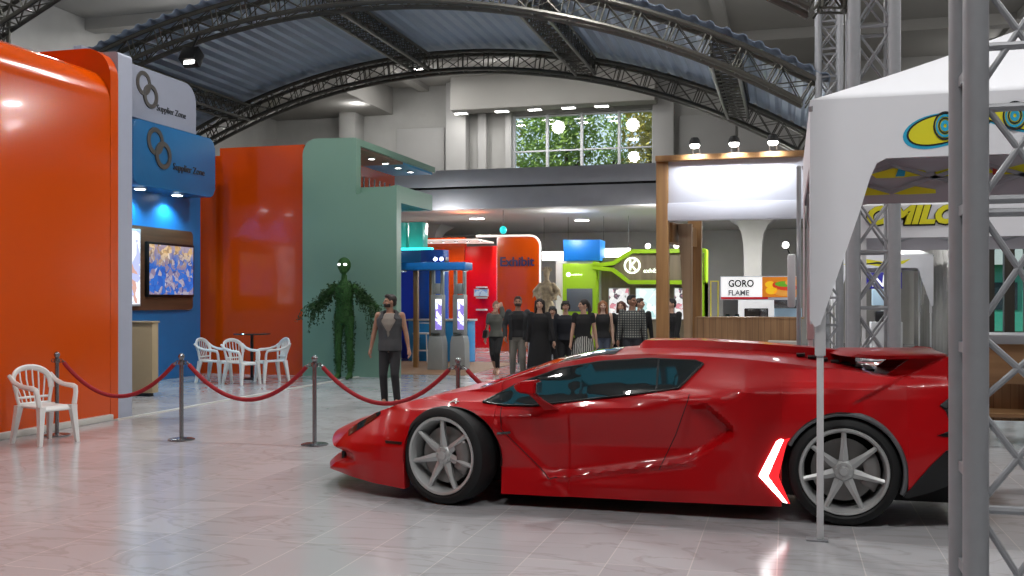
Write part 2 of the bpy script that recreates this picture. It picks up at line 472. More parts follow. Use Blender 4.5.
# outdoors: lawn, trees behind the upper window, building beyond the right window
M_lawn = mat('lawn_green', '4c6b2a', .9, var=.3, scale=3)
mb = MB().box(-40, 40, 40.2, 80, -.4, -.05); struct('ground_outside', mb, M_lawn)
M_leafA = mat('tree_leaf_green', '7c9a44', .6, var=.4, scale=2.)
M_leafB = mat('tree_leaf_yellow', 'a59f4a', .6, var=.4, scale=2.)
M_bark = mat('tree_bark', '3c3226', .9, var=.3)
def tree(x, y, m, label, seed, group='trees outside the upper window'):
    rr = random.Random(seed)
    t = thing('leafy_tree', label, 'tree', (x, y, -.05), 0, group)
    tk = MB().tube([(0, 0, 0), (.1, 0, 3), (-.1, .1, 6), (0, 0, 8.5)], [.28, .22, .16, .06], 8)
    for k in range(6):
        a = rr.uniform(0, 6.28); z = rr.uniform(4.5, 7.5)
        tk.tube([(0, 0, z), (1.2 * cos(a), 1.2 * sin(a), z + .9)], [.09, .03], 6)
    obj('trunk', tk, M_bark, t, world=False)
    lf = MB()
    cl = [(rr.uniform(-.8, .8), rr.uniform(-.9, .9), rr.uniform(5.6, 10.8), rr.uniform(.75, 1.1)) for _ in range(34)]
    for _ in range(3800):
        cx, cy, cz, q = rr.choice(cl)
        d = Vector((rr.gauss(0, 1), rr.gauss(0, 1), rr.gauss(0, 1))).normalized() * q * rr.uniform(.6, 1.05)
        p = Vector((cx, cy, cz)) + d
        u = Vector((rr.gauss(0, 1), rr.gauss(0, 1), rr.gauss(0, 1))).normalized(); v = u.orthogonal().normalized()
        sz = rr.uniform(.07, .14)
        lf.poly([p - u * sz, p - v * sz * .5, p + u * sz, p + v * sz * .5])
    obj('foliage', lf, m, t, smooth=0, world=False)
    return t
tree(-13.4, 44.2, M_leafB, 'yellowish tree seen at the left end of the upper window', 1)
tree(-9.6, 44.2, M_leafA, 'dark green tree behind the middle bays of the upper window', 2)
tree(-5.8, 44.2, M_leafB, 'olive green tree seen at the right end of the upper window', 3)
tree(-12.4, 48.6, M_leafA, 'farther green tree seen through the left bays of the upper window', 4)
tree(-8.2, 48.6, M_leafA, 'farther green tree filling the gap right of the window centre', 5)
tree(-15.9, 49.0, M_leafB, 'farther yellow-green tree beyond the left window jamb', 6)
t = thing('teal_building', 'teal walled building with a pale ribbed roof beyond the right window', 'building', (12, 52, 0))
obj('wall', MB().box(6, 26, 56, 64, 0, 3.4), mat('teal_cladding', '2f8f7c', .6), t)
obj('roof', MB().prism([(5.5, 3.4), (24.5, 3.4), (22, 5.2), (8, 5.2)], (0, 55.5, 0), (1, 0, 0), (0, 0, 1), (0, 1, 0), 9), mat('pale_metal_roof', 'b9c2c0', .5), t)
wn = MB()
for x in (7.5, 10, 12.5, 15, 17.5): wn.box(x, x + 1.3, 55.96, 56.02, 1.1, 2.5)
obj('windows', wn, mat('dark_pane', '24333a', .1), t)
# ---------------------------------------------------------------- arched roof of trusses
AX, AZ, RU, RL = -8.92, -9.85, 18.2, 17.72      # one circle for every arch
A_R, A_L = atan2(5.55 - AZ, .42 - AX), pi - atan2(5.55 - AZ, .42 - AX)
def arc_pt(r, a, y): return Vector((AX + r * cos(a), y, AZ + r * sin(a)))
def arch(y, label, dy=.42, n=27):
    t = thing('arch_truss', label, 'roof truss', (AX, y, 5.), 0)
    angs = [lerp(A_R, A_L, i / 54) for i in range(55)]
    for r in (RU, RL):
        for d in (-dy / 2, dy / 2):
            obj('chord', MB().tube([arc_pt(r, a, y + d) for a in angs], .055, 8), M_steel, t)
    web = MB(); bay = [lerp(A_R, A_L, i / n) for i in range(n + 1)]
    for d in (-dy / 2, dy / 2):
        for a in bay:
            for e in (-.0035, .0035):
                web.tube([arc_pt(RU, a + e, y + d), arc_pt(RL, a + e, y + d)], .016, 5, False)
        for a, b_ in zip(bay, bay[1:]):
            web.tube([arc_pt(RU, a, y + d), arc_pt(RL, b_, y + d)], .012, 5, False)
            web.tube([arc_pt(RL, a, y + d), arc_pt(RU, b_, y + d)], .012, 5, False)
    for r in (RU, RL):
        for a, b_ in zip(bay, bay[1:]):
            web.tube([arc_pt(r, a, y - dy / 2), arc_pt(r, a, y + dy / 2)], .014, 5, False)
            web.tube([arc_pt(r, a, y - dy / 2), arc_pt(r, b_, y + dy / 2)], .012, 5, False)
    obj('web', web, M_steel, t)
    return t
Y1, Y2, Y3 = 13.4, 19.7, 26.
arch(Y1, 'arched grey steel truss closest overhead, in front of the corrugated roof')
arch(Y2, 'arched grey steel truss at the front edge of the corrugated roof')
arch(Y3, 'arched grey steel truss farthest back, under the rear roof edge')

# corrugated sheet between the second and third arches
M_sheet = mat('blue_grey_roof_sheet', '7f8da0', .42, metal=.3, var=.3, scale=.6)
sh = MB(); na = 300
def sheet(u, v):
    a = lerp(A_R - .012, A_L + .012, u); k = int(round(u * na)) % 5
    return arc_pt(RU + .13 + (.055 if k in (1, 2) else 0), a, lerp(Y2 - .3, Y3 + .3, v))
sh.grid(sheet, na, 8)
rs_ = obj('corrugated_roof', sh, M_sheet, smooth=20)
so = rs_.modifiers.new('s', 'SOLIDIFY'); so.thickness = .012
tag(rs_, 'blue-grey corrugated roof sheet vaulted between the arched trusses', 'roof')
# longitudinal lattice trusses under the sheet
def lattice(mb, a, b, w, h, n, r=.014, ch=None):
    """box lattice between points a and b; chords returned separately"""
    a, b = Vector(a), Vector(b); d = (b - a).normalized()
    x = d.cross(Vector((0, 0, 1)))
    x = Vector((1, 0, 0)) if x.length < 1e-3 else x.normalized()
    y = x.cross(d)
    off = [x * i * w / 2 + y * j * h / 2 for i, j in ((-1, -1), (1, -1), (1, 1), (-1, 1))]
    P = lambda k, i: a.lerp(b, i / n) + off[k % 4]
    for k in range(4):
        for i in range(n + 1):
            mb.tube([P(k, i), P(k + 1, i)], r, 5, False)
        for i in range(n):
            mb.tube([P(k, i), P(k + 1, i + 1)], r * .8, 5, False)
            mb.tube([P(k + 1, i), P(k, i + 1)], r * .8, 5, False)
    return [(P(k, 0), P(k, n)) for k in range(4)]
for x, lb in ((-15.2, 'longitudinal lattice truss under the roof above the left booth'), (-9.7, 'longitudinal lattice truss under the crown of the roof, left of centre'), (-5.1, 'longitudinal lattice truss under the roof, right of the crown'), (-1.2, 'longitudinal lattice truss low on the right slope of the roof')):
    z = AZ + sqrt((RU - .22) ** 2 - (x - AX) ** 2)
    t = thing('lattice_truss', lb, 'roof truss', (x, (Y2 + Y3) / 2, z), 0)
    w_ = MB(); cs = lattice(w_, (x, Y2 + .22, z), (x, Y3 - .22, z), .5, .42, 16)
    obj('web', w_, M_steel, t)
    for a, b_ in cs: obj('chord', MB().tube([a, b_], .04, 8), M_steel, t)
# box towers that carry the arches
def tower(x0, x1, y0, y1, h, label, n, r=.078, m=None, z0=0., rung=.022):
    m = m or M_steel2
    t = thing('truss_tower', label, 'truss tower', ((x0 + x1) / 2, (y0 + y1) / 2, z0), 0)
    c = [(x0, y0), (x1, y0), (x1, y1), (x0, y1)]
    for p in c: obj('leg', MB().tube([(*p, z0), (*p, h)], r, 14), m, t)
    w_ = MB()
    for k in range(4):
        a, b_ = c[k], c[(k + 1) % 4]
        for i in range(n + 1):
            z = lerp(z0 + .1, h - .1, i / n)
            w_.tube([(*a, z), (*b_, z)], rung, 6, False)
            if i < n:
                z2 = lerp(z0 + .1, h - .1, (i + 1) / n)
                w_.tube([(*a, z), (*b_, z2)], rung * .75, 6, False); w_.tube([(*b_, z), (*a, z2)], rung * .75, 6, False)
    obj('bracing', w_, m, t)
    pl = MB().box(x0 - .14, x1 + .14, y0 - .14, y1 + .14, z0, z0 + .02); obj('base_plate', pl, m, t)
    return t
tw = tower(.80, 1.27, Y1 - .25, Y1 + .25, 8.6, 'grey box truss tower rising behind the wing of the red car', 12)
tower(.56, .94, Y2 - .22, Y2 + .22, 7.4, 'grey lattice tower under the right foot of the middle arch', 14, .06)
tower(.56, .94, Y3 - .22, Y3 + .22, 6.4, 'grey lattice tower under the right foot of the rear arch', 14, .06)
tower(-19.3, -18.92, Y2 - .22, Y2 + .22, 6.2, 'grey lattice tower behind the orange booth under the left foot of the middle arch', 14, .06)
tower(-19.3, -18.92, Y3 - .22, Y3 + .22, 6.2, 'grey lattice tower under the left foot of the rear arch', 14, .06)
tower(-19.3, -18.92, Y1 - .22, Y1 + .22, 6.2, 'grey lattice tower under the left foot of the front arch', 14, .06)
# short inclined link between front arch and its tower
ln = MB(); cs = lattice(ln, (.55, Y1, 5.3), (.74, Y1, 7.4), .24, .3, 5, .018)
t = tw
obj('link_web', ln, M_steel, t)
for a, b_ in cs: obj('link_chord', MB().tube([a, b_], .05, 8), M_steel, t)
# the foremost tower, close to the camera at the right
t = thing('truss_tower', 'thick grey truss tower nearest the camera, cutting across the tail of the red car', 'truss tower', (1.0, 5.2, 0))
FX0, FX1, FY0, FY1 = .835, 1.19, 5.0, 5.42
for p in ((FX0, FY0), (FX1, FY0), (FX0, FY1), (FX1, FY1)):
    obj('leg', MB().tube([(*p, 0), (*p, 6.2)], .056, 18), M_steel2, t)
br = MB()
for z in (.64, 2.0, 2.06, 2.48, 2.76, 3.6, 4.4, 5.2): br.tube([(FX0, FY0, z), (FX1, FY0, z)], .020, 8, False)
for z in (.3, .78, 1.37, 2.04, 2.68, 3.4, 4.2): br.bar((FX0, FY0, z), (FX0, FY1, z), .035, .05); br.bar((FX1, FY0, z), (FX1, FY1, z), .035, .05)
zz = [.05, .64, 1.12, 1.46, 2.03, 2.55, 3.1, 3.8, 4.5, 5.3]
for a, b_ in zip(zz, zz[1:]):
    br.tube([(FX0, FY0, a), (FX1, FY0, b_)], .015, 8, False); br.tube([(FX1, FY0, a), (FX0, FY0, b_)], .015, 8, False)
    br.tube([(FX1, FY0, a), (FX1, FY1, b_)], .012, 8, False)
obj('bracing', br, M_steel2, t)
obj('base_plate', MB().box(FX0 - .1, FX1 + .1, FY0 - .1, FY1 + .1, 0, .02), M_steel2, t)
# lighting truss in the upper left corner
t = thing('lighting_truss', 'dark lattice mast with an inclined arm above the orange booth, upper left corner', 'truss', (-14.75, 16, 0))
w_ = MB(); cs = lattice(w_, (-14.75, 16, .02), (-14.75, 16, 7.1), .3, .3, 22, .015)
c2 = lattice(w_, (-15.3, 16, 6.75), (-11.6, 16, 8.5), .35, .45, 9, .018)
obj('web', w_, M_steel, t)
for a, b_ in cs + c2: obj('chord', MB().tube([a, b_], .045, 8), M_steel, t)
# floodlight clamped below the middle arch
t = thing('floodlight', 'black floodlight hanging under the roof truss beside the white logo panel', 'spotlight', (-12.55, Y2 - .5, 6.75))
hz = AZ + sqrt((RL) ** 2 - (-12.55 - AX) ** 2)
obj('hanger', MB().tube([(-12.55, Y2 - .21, hz), (-12.55, Y2 - .5, 7.05)], .025, 8), M_black, t)
obj('housing', MB().obox((-12.55, Y2 - .5, 6.9), (.2, 0, 0), (0, .13, -.08), (0, .09, .15), bev=.02), M_black, t)
obj('lens', MB().obox((-12.5, Y2 - .64, 6.80), (.12, 0, 0), (0, .012, -.006), (0, .05, .08)), M_lamp, t)

# ---------------------------------------------------------------- ceiling lamps
def lamp_kind():
    t = thing('ceiling_lamp', 'x', 'ceiling lamp', (0, 0, 0), 0, 'round ceiling lamps')
    obj('rim', MB().lathe([(.36, 0), (.36, -.12), (.33, -.14), (.3, -.12), (.3, -.03), (0, -.03)], seg=28), mat('lamp_rim', '3c3a38', .5), t, world=False)
    obj('diffuser', MB().lathe([(0, -.04), (.3, -.04), (.3, -.11), (.24, -.125), (0, -.13)], seg=24), M_lamp, t, world=False)
    return t
lamps = [(-16.6, 21., 'round ceiling lamp over the orange booth at upper left'),
         (-16.3, 36.4, 'round ceiling lamp behind the arch above the stepped orange wall'),
         (-13.5, 35.6, 'round ceiling lamp behind the arch above the sage green fascia'),
         (-9.9, 34.6, 'round ceiling lamp near the roof crown in front of the window soffit'),
         (-6.6, 34.3, 'round ceiling lamp right of the roof crown'),
         (6.9, 37.2, 'round ceiling lamp beside the nearest truss tower at upper right')]
added_lamps = [(3.4, 2.4), (8, 7), (-5., 1.2), (-1.5, .5), (-16, 10), (-10, 11.9), (-4, 11.9), (8, 12.5), (-4.3, 18), (-17.5, 28), (9, 20), (9, 30), (-1, 27.), (-8, 24.5)]  # added lamps, put in to brighten the hall, car and tent
L0 = None
for i, (x, y, lb) in enumerate(lamps + [(x, y, None) for x, y in added_lamps]):
    if lb is None:
        lb = 'round ceiling lamp added to brighten the hall'
    if L0 is None:
        L0 = lamp_kind(); L0.location = (x, y, ZC); L0['label'] = lb
    else:
        copy_tree(L0, (x, y, ZC), None, lb)
def light(kind, loc, power, size=.5, col=(1, .985, .97), rot=None, spot=None, name='lamp_or_fill_light'):
    l = bpy.data.lights.new(name, kind); l.energy = power; l.color = col
    if kind == 'AREA': l.shape = 'DISK'; l.size = size
    elif kind in ('POINT', 'SPOT'): l.shadow_soft_size = size
    if kind == 'SPOT': l.spot_size = spot[0]; l.spot_blend = spot[1]
    o = bpy.data.objects.new(name, l); COL.objects.link(o); o.location = loc
    if rot: o.rotation_euler = rot
    return o
for x, y in [(a, b_) for a, b_, _ in lamps] + added_lamps:
    k_ = .4 if (y > 34 and x > -15) else ((.65 if x < 0 else 1.2) if y < 3 else 1.)
    light('AREA', (x, y, ZC - .16), 330 * k_, .55)
    light('POINT', (x, y, ZC - 1.1), 150 * k_, .3)  # added point light hung below each lamp to brighten the ceiling
# soffit lamps before the window, lamps beneath the mezzanine
def small_lamp(x, y, z, r, label, group, m=None, square=False):
    t = thing('downlight', label, 'downlight', (x, y, z), 0, group)
    if square:
        obj('rim', MB().box(x - r, x + r, y - r * .5, y + r * .5, z - .06, z, bev=.01), M_white, t)
        obj('diffuser', MB().box(x - r * .9, x + r * .9, y - r * .42, y + r * .42, z - .075, z - .055), m or M_lamp, t)
    else:
        obj('rim', MB().lathe([(r, 0), (r, -.03), (r * .85, -.035), (r * .8, -.01), (0, -.01)], (x, y, z), 18), M_white, t)
        obj('diffuser', MB().lathe([(0, -.012), (r * .8, -.012), (r * .7, -.03), (0, -.034)], (x, y, z), 18), m or M_lamp, t)
    return t
nm = ['first', 'second', 'third', 'fourth', 'fifth', 'sixth', 'seventh', 'eighth']
for i, x in enumerate((-12.6, -10.9, -9.55, -8.2, -6.9)):
    small_lamp(x, YB - .95, 9.12, .28, '%s lamp from the left under the box soffit over the upper window' % nm[i], 'lamps under the window soffit', None, True)
    light('AREA', (x, YB - 1.6, 9.0), 22, .4)
for i, (x, y) in enumerate(((-9.6, 30.6), (-6.5, 32.2), (-3.6, 31.), (-1.2, 31.), (2., 31.))):
    lb = ['flat lamp under the mezzanine above the blue booth', 'flat lamp under the mezzanine above the red figure display', 'flat lamp under the mezzanine above the lime green booth', 'flat lamp under the mezzanine behind the lit white header', 'flat lamp under the mezzanine above the food stall'][i]
    small_lamp(x, y, 4.27, .24, lb, 'lamps under the mezzanine', None, True)
    light('AREA', (x, y, 4.17), 230, .4)
    light('POINT', (x, y - 3.0, 3.75), 90, .2)  # added unseen light that brightens the booth fronts below the mezzanine
# ---------------------------------------------------------------- left booth: orange panels, white and blue sign panels
def rounded(x0, x1, z0, z1, r, which='TL TR BR BL', n=6):
    """outline with rounded corners, anticlockwise from bottom left"""
    pts = []
    for nme, cx, cz, a0 in (('BL', x0 + r, z0 + r, pi), ('BR', x1 - r, z0 + r, 1.5 * pi), ('TR', x1 - r, z1 - r, 0), ('TL', x0 + r, z1 - r, .5 * pi)):
        if nme in which:
            pts += [(cx + r * cos(a0 + pi / 2 * k / n), cz + r * sin(a0 + pi / 2 * k / n)) for k in range(n + 1)]
        else:
            pts.append({'BL': (x0, z0), 'BR': (x1, z0), 'TR': (x1, z1), 'TL': (x0, z1)}[nme])
    return pts
# tall front panel with a rounded top, seen edge-on along the aisle
t = thing('orange_booth_wall', 'glossy orange booth wall with a rounded top beside the white chair', 'booth wall', (-8.9, 7, 0))
pr = [(-8.70, 0), (-8.70, 4.22)] + [(-8.70 - .5 * (1 - cos(a)), 4.22 + .5 * sin(a)) for a in [pi / 2 * k / 8 for k in range(1, 9)]] + [(-10.4, 4.72), (-10.4, 4.62), (-9.2, 4.62), (-8.95, 4.45), (-8.82, 4.2), (-8.82, 0)]
mb = MB()
mb.prism([(a, b_) for a, b_ in pr], (0, 2, 0), (1, 0, 0), (0, 0, 1), (0, 1, 0), 9.42)
obj('front_panel', mb, M_orange, t, smooth=40)
mb = MB().prism(rounded(-11.6, -8.70, 0, 4.98, .4, 'TR', 8), (0, 11.43, 0), (1, 0, 0), (0, 0, 1), (0, 1, 0), .16)
obj('end_panel', mb, M_orange, t, smooth=40)
mb = MB().prism(rounded(-11.6, -8.71, 0, 4.96, .05, 'TR', 8), (0, 11.6, 0), (1, 0, 0), (0, 0, 1), (0, 1, 0), .30)
pyl = obj('white_end_post', mb, M_whitep, t, smooth=40); pyl['label'] = 'white end post of the orange wall'
# white logo panel, blue wall
t = thing('white_logo_panel', 'tall pale panel with interlocked rings logo above the blue sign', 'sign panel', (-11.8, 17, 0))
mb = MB().prism([(a, b_) for a, b_ in rounded(14.6, 18.06, 5.0, 5.98, .38, 'TR', 8)], (-11.86, 0, 0), (0, 1, 0), (0, 0, 1), (1, 0, 0), .16)
obj('panel', mb, M_whitep, t, smooth=40)
for y in (15, 17.6): obj('bracket', MB().box(-12.12, -11.86, y - .1, y + .1, 5.1, 5.3), M_steel2, t)
M_dark = mat('dark_grey_lettering', '3b3d40', .5)
M_ring = mat('brushed_grey_rings', '6b6763', .4, metal=.6)
def ring_logo(parent, x, y, z, r, m):
    l = MB()
    for dy, dz in ((-.16, .14), (.16, -.14)):
        k = 32
        o_ = [(y + dy * r / .34 * 1. + r * cos(2 * pi * i / k), z + dz * r / .34 * 1.15 + r * 1.05 * sin(2 * pi * i / k)) for i in range(k)]
        i_ = [(y + dy * r / .34 * 1. + r * .66 * cos(2 * pi * i / k), z + dz * r / .34 * 1.15 + r * .7 * sin(2 * pi * i / k)) for i in range(k)]
        l.holes(o_, i_, (x, 0, 0), (0, 1, 0), (0, 0, 1), (1, 0, 0), .02 + (dy > 0) * .01)
    lo = obj('ring_emblem', l, m, parent)
    return lo
ring_logo(t, -11.70, 16.42, 5.58, .22, M_ring)
text('lettering', 'Supplier Zone', .17, .006, sidewise(-11.69, 16.72, 5.25), M_dark, t)
M_blue2 = mat('blue_sign_laminate', '22699f', .4, var=.05)
t = thing('blue_wall_sign', 'blue box sign with interlocked rings logo over the screen wall', 'sign', (-11.8, 17, 3.7))
mb = MB().prism(rounded(15.72, 18.42, 3.72, 4.93, .18, n=6), (-12.1, 0, 0), (0, 1, 0), (0, 0, 1), (1, 0, 0), .62, bev=.03)
obj('box', mb, M_blue2, t, smooth=40)
ring_logo(t, -11.475, 16.48, 4.47, .25, M_ring)
text('lettering', 'Supplier Zone', .19, .006, sidewise(-11.465, 16.92, 4.13), M_dark, t)
for i, y in enumerate((16.35, 17.55)):
    tt = thing('downlight', ['left downlight under the blue box sign', 'right downlight under the blue box sign'][i], 'downlight', (-11.8, y, 3.72), 0, 'downlights under the blue sign')
    obj('rim', MB().lathe([(.13, 0), (.13, -.02), (.1, -.025), (0, -.02)], (-11.8, y, 3.72), 18), M_white, tt)
    obj('diffuser', MB().lathe([(0, -.021), (.1, -.026), (.09, -.035), (0, -.04)], (-11.8, y, 3.72), 18), M_lampc, tt)
    light('SPOT', (-11.86, y, 3.66), 110, .05, (.35, .78, 1), (0, 0, 0), (R(135), .6))
mb = MB().box(-12.3, -12.1, 12.0, 18.84, 0, 4.9); o = obj('blue_booth_wall', mb, M_blue); tag(o, 'blue back wall of the booth behind the walnut screen board', 'booth wall')
# walnut board with two screens
t = thing('screen_board', 'walnut board on the blue wall framing the two lit displays', 'board', (-12.08, 17, 1.4))
mb = MB().prism(rounded(15.4, 18.46, 1.40, 3.03, .1, 'TR BR'), (-12.095, 0, 0), (0, 1, 0), (0, 0, 1), (1, 0, 0), .065); obj('board', mb, M_walnut, t)
tv = thing('television', 'black framed television showing a crowded blue carpeted hall', 'television', (-12.0, 17.8, 2.2))
obj('bezel', MB().box(-12.03, -11.96, 16.82, 18.4, 1.66, 2.74, bev=.01), M_black, tv)
M_tv = screen('tv_picture', [(0, (.01, .02, .05)), (.2, (.02, .1, .45)), (.38, (.03, .18, .62)), (.5, (.5, .3, .12)), (.6, (.8, .62, .4)), (.68, (.1, .06, .04)), (.78, (.9, .85, .8)), (.86, (.55, .2, .1))], 9., 1.0)
nt, b = nodes(M_tv)      # picture: bright hall lights at the top, blue carpet below
tc = nt.nodes.new('ShaderNodeTexCoord'); sp = nt.nodes.new('ShaderNodeSeparateXYZ'); mr = nt.nodes.new('ShaderNodeMapRange')
mr.inputs[1].default_value = -.2; mr.inputs[2].default_value = .9
n_ = nt.nodes.new('ShaderNodeTexNoise'); n_.inputs['Scale'].default_value = 5
mm = nt.nodes.new('ShaderNodeMath'); mm.operation = 'MULTIPLY_ADD'; mm.inputs[1].default_value = .5
rp = ramp(nt, [(.0, (.02, .14, .6)), (.55, (.02, .12, .5)), (.68, (.35, .3, .3)), (.82, (.75, .5, .25)), (1., (.25, .12, .05))])
mx = nt.nodes.new('ShaderNodeMix'); mx.data_type = 'RGBA'; mx.inputs[0].default_value = .5
nt.links.new(tc.outputs['Object'], sp.inputs[0]); nt.links.new(sp.outputs[2], mr.inputs[0]); nt.links.new(tc.outputs['Object'], n_.inputs['Vector'])
nt.links.new(n_.outputs['Fac'], mm.inputs[0]); nt.links.new(mr.outputs[0], mm.inputs[2]); nt.links.new(mm.outputs[0], rp.inputs[0])
old = b.inputs['Emission Color'].links[0].from_socket
nt.links.new(old, mx.inputs[6]); nt.links.new(rp.outputs[0], mx.inputs[7]); nt.links.new(mx.outputs[2], b.inputs['Emission Color'])
pic = MB().box(-11.962, -11.952, 16.87, 18.35, 1.71, 2.69); tvp = obj('picture', pic, M_tv, tv)
lb = thing('lightbox_poster', 'narrow lit poster left of the television on the walnut board', 'poster', (-12.0, 16.4, 2.2))
obj('frame', MB().box(-12.03, -11.97, 15.7, 16.62, 1.48, 2.96, bev=.008), M_white, lb)
M_post = screen('poster_picture', [(0, (.55, .65, .95)), (.3, (.85, .88, 1)), (.5, (.45, .5, .8)), (.62, (.6, .35, .3)), (.7, (.9, .92, 1)), (.85, (.2, .2, .45))], 3.5, 1.3)
obj('picture', MB().box(-11.972, -11.962, 15.75, 16.58, 1.52, 2.92), M_post, lb)
# beige counter
t = thing('reception_counter', 'beige board counter standing before the blue wall beside the white post', 'counter', (-11.3, 14.8, 0))
obj('body', MB().box(-12.05, -10.12, 14.35, 14.52, .06, 1.22, bev=.006), M_board, t)
obj('worktop', MB().box(-12.07, -10.10, 14.33, 14.54, 1.22, 1.25, bev=.006), M_board, t)
obj('plinth', MB().box(-12.0, -10.2, 14.38, 14.5, 0, .06), M_black, t)
# back wall in the bay: stepped orange
mb = MB().box(-14.2, -11.9, 19.3, 19.5, 0, 4.74); mb.box(-11.9, -9.9, 19.28, 19.5, 0, 4.9)
o = obj('orange_back_wall', mb, M_orange2); tag(o, 'stepped glossy orange wall behind the café table and white chairs', 'booth wall')
# framed posters on the orange wall
M_pw = mat('poster_orange_print', 'c96a34', .2, var=.35, scale=5)
# ---------------------------------------------------------------- sage green fascia with open gallery
t = thing('green_booth', 'sage green booth fascia with a rounded overhanging top and lit gallery', 'booth', (-8.8, 19.4, 0))
mb = MB()
# front fascia: full height left strip, notch for the gallery on the right
fas = [(-9.88, 0), (-7.75, 0), (-7.75, 3.97), (-8.66, 3.80), (-8.66, 4.98), (-9.55, 5.0)] + [(-9.55 - .33 * sin(pi / 2 * k / 6), 4.67 + .33 * cos(pi / 2 * k / 6)) for k in range(1, 7)]
mb.prism(fas, (0, 19.2, 0), (1, 0, 0), (0, 0, 1), (0, 1, 0), .25)
obj('fascia', mb, M_green, t)
can = MB()
pts = [(-9.8, 4.86), (-8.66, 4.86), (-8.66, 5.0), (-9.8, 5.0)]
can.prism([(-9.88, 4.84), (-8.66, 4.84), (-8.66, 4.98), (-9.88, 5.0)], (0, 19.45, 0), (1, 0, 0), (0, 0, 1), (0, 1, 0), 4.6)
obj('canopy', can, M_green, t)
obj('lower_rim', MB().prism([(-9.8, 3.62), (-7.75, 3.62), (-7.75, 3.97), (-9.8, 3.97)], (0, 19.45, 0), (1, 0, 0), (0, 0, 1), (0, 1, 0), 1.9), M_green, t)
gi = MB().box(-9.86, -9.76, 19.45, 24.05, 3.62, 4.84); gp = obj('gallery_back', gi, M_orange2, t); gp['label'] = 'orange gallery back panel'
gs = obj('gallery_ceiling', MB().box(-9.75, -8.72, 19.5, 22.0, 4.79, 4.84), mat('brown_soffit', '7d5c50', .6), t); gs['label'] = 'brown gallery soffit'
gc = obj('gallery_screen', MB().box(-9.75, -8.72, 22.0, 24.0, 4.79, 4.84), mat('teal_gallery_panel', '2b8fc0', .4), t); gc['label'] = 'blue far end of the gallery soffit'
ra = MB()
for k in range(9): ra.tube([(-9.1, 19.7 + .3 * k, 3.97), (-9.1, 19.7 + .3 * k, 4.35 + .12 * (k == 0))], .022, 8)
obj('railing', ra, M_chrome, t)
obj('side_wall', MB().box(-9.86, -9.76, 19.45, 21.9, 0, 3.6), M_green, t)
for i in range(5):
    y = 20.0 + i * .8
    small_lamp(-9.0, y, 4.79, .09, '%s small downlight from the front in the green gallery soffit' % nm[i], 'gallery downlights')
light('SPOT', (-9.0, 21.2, 4.7), 60, .1, (1, .9, .8), (0, R(-25), 0), (R(120), .6))
# ---------------------------------------------------------------- monobloc chairs
def make_chair(label):
    t = thing('plastic_chair', label, 'chair', (0, 0, 0), 0)
    kw = dict(world=False)
    # seat: dished sheet with a turned-down front lip
    def seat_pt(u, v):
        x = (u - .5) * lerp(.44, .40, v); y = lerp(-.25, .21, v)
        z = .43 - .018 * sin(pi * u) * sin(pi * min(1, v * 1.1)) - .05 * sstep((.12 - v) / .12) - .012 * (2 * u - 1) ** 8
        return (x, y, z)
    s = MB(); s.grid(seat_pt, 16, 16)
    o = obj('seat', s, M_plastic, t, **kw); so = o.modifiers.new('s', 'SOLIDIFY'); so.thickness = .018
    # legs: tapered angle sections
    for sx in (-1, 1):
        for sy, ytop, ybot in ((-1, -.235, -.275), (1, .19, .265)):
            l = MB()
            xt, xb = sx * .205, sx * .245
            l.rings([[(lerp(xt, xb, q) + a * w_, lerp(ytop, ybot, q) + b_ * w_, z) for a, b_ in ((-1, -1), (1, -1), (1, 1), (-1, 1))] for q, z, w_ in ((0, .425, .04), (.15, .36, .034), (1, 0, .021))])
            obj('leg', l, M_plastic, t, smooth=50, **kw)
    # back frame: flattened tube running from one arm front over the back to the other
    arcp = []
    for k in range(21):
        a = pi * k / 20
        arcp.append((.235 * cos(a) * (1 + .22 * sin(a)), .215 + .10 * sin(a), .60 + .235 * sin(a) ** .75))
    fr = MB().tube(arcp, .022, 8, flat=1.6)
    for sx in (-1, 1): fr.tube([(sx * .235, .215, .61), (sx * .215, .21, .5), (sx * .195, .20, .42)], [.024, .02, .022], 8)
    fr.tube([(-.2, .225, .50), (0, .25, .50), (.2, .225, .50)], .015, 6); fr.tube([(-.19, .205, .43), (0, .22, .43), (.19, .205, .43)], .02, 6)
    obj('back_frame', fr, M_plastic, t, **kw)
    for k in range(6):
        u = (k - 2.5) / 2.5
        sl = MB().tube([(u * .13, .225, .43), (u * .15, .245, .52), (u * .20, .295, .70), (u * .205, .31, .832 - .075 * u * u)], [.013, .013, .016, .015], 6, flat=.6)
        obj('slat', sl, M_plastic, t, **kw)
    for sx in (-1, 1):
        ar = MB().tube([(sx * .272, .285, .755), (sx * .272, .19, .685), (sx * .27, .06, .645), (sx * .27, -.04, .635), (sx * .27, -.15, .63), (sx * .262, -.215, .615), (sx * .252, -.235, .56), (sx * .23, -.238, .43)], [.022, .026, .028, .03, .032, .03, .028, .03], 8, flat=.75)
        obj('armrest', ar, M_plastic, t, **kw)
    return t
c0 = make_chair('white plastic armchair alone in front of the orange booth wall'); c0.location = (-8.04, 9.43, 0); c0.rotation_euler = (0, 0, R(74)); c0.scale = (.93, .95, 1.)
gw = 'white plastic chairs round the café table'
copy_tree(c0, (-10.75, 17.2, 0), R(92), 'white plastic armchair left of the café table, farthest left of the group', gw)
copy_tree(c0, (-10.0, 16.95, 0), R(72), 'white plastic armchair at the front of the café table, slats facing the aisle', gw)
copy_tree(c0, (-9.68, 17.55, 0), R(-38), 'white plastic armchair right of the café table near the plant figure', gw)
t = thing('cafe_table', 'thin round café table on a dark pedestal between white chairs', 'table', (-10.44, 18.1, 0))
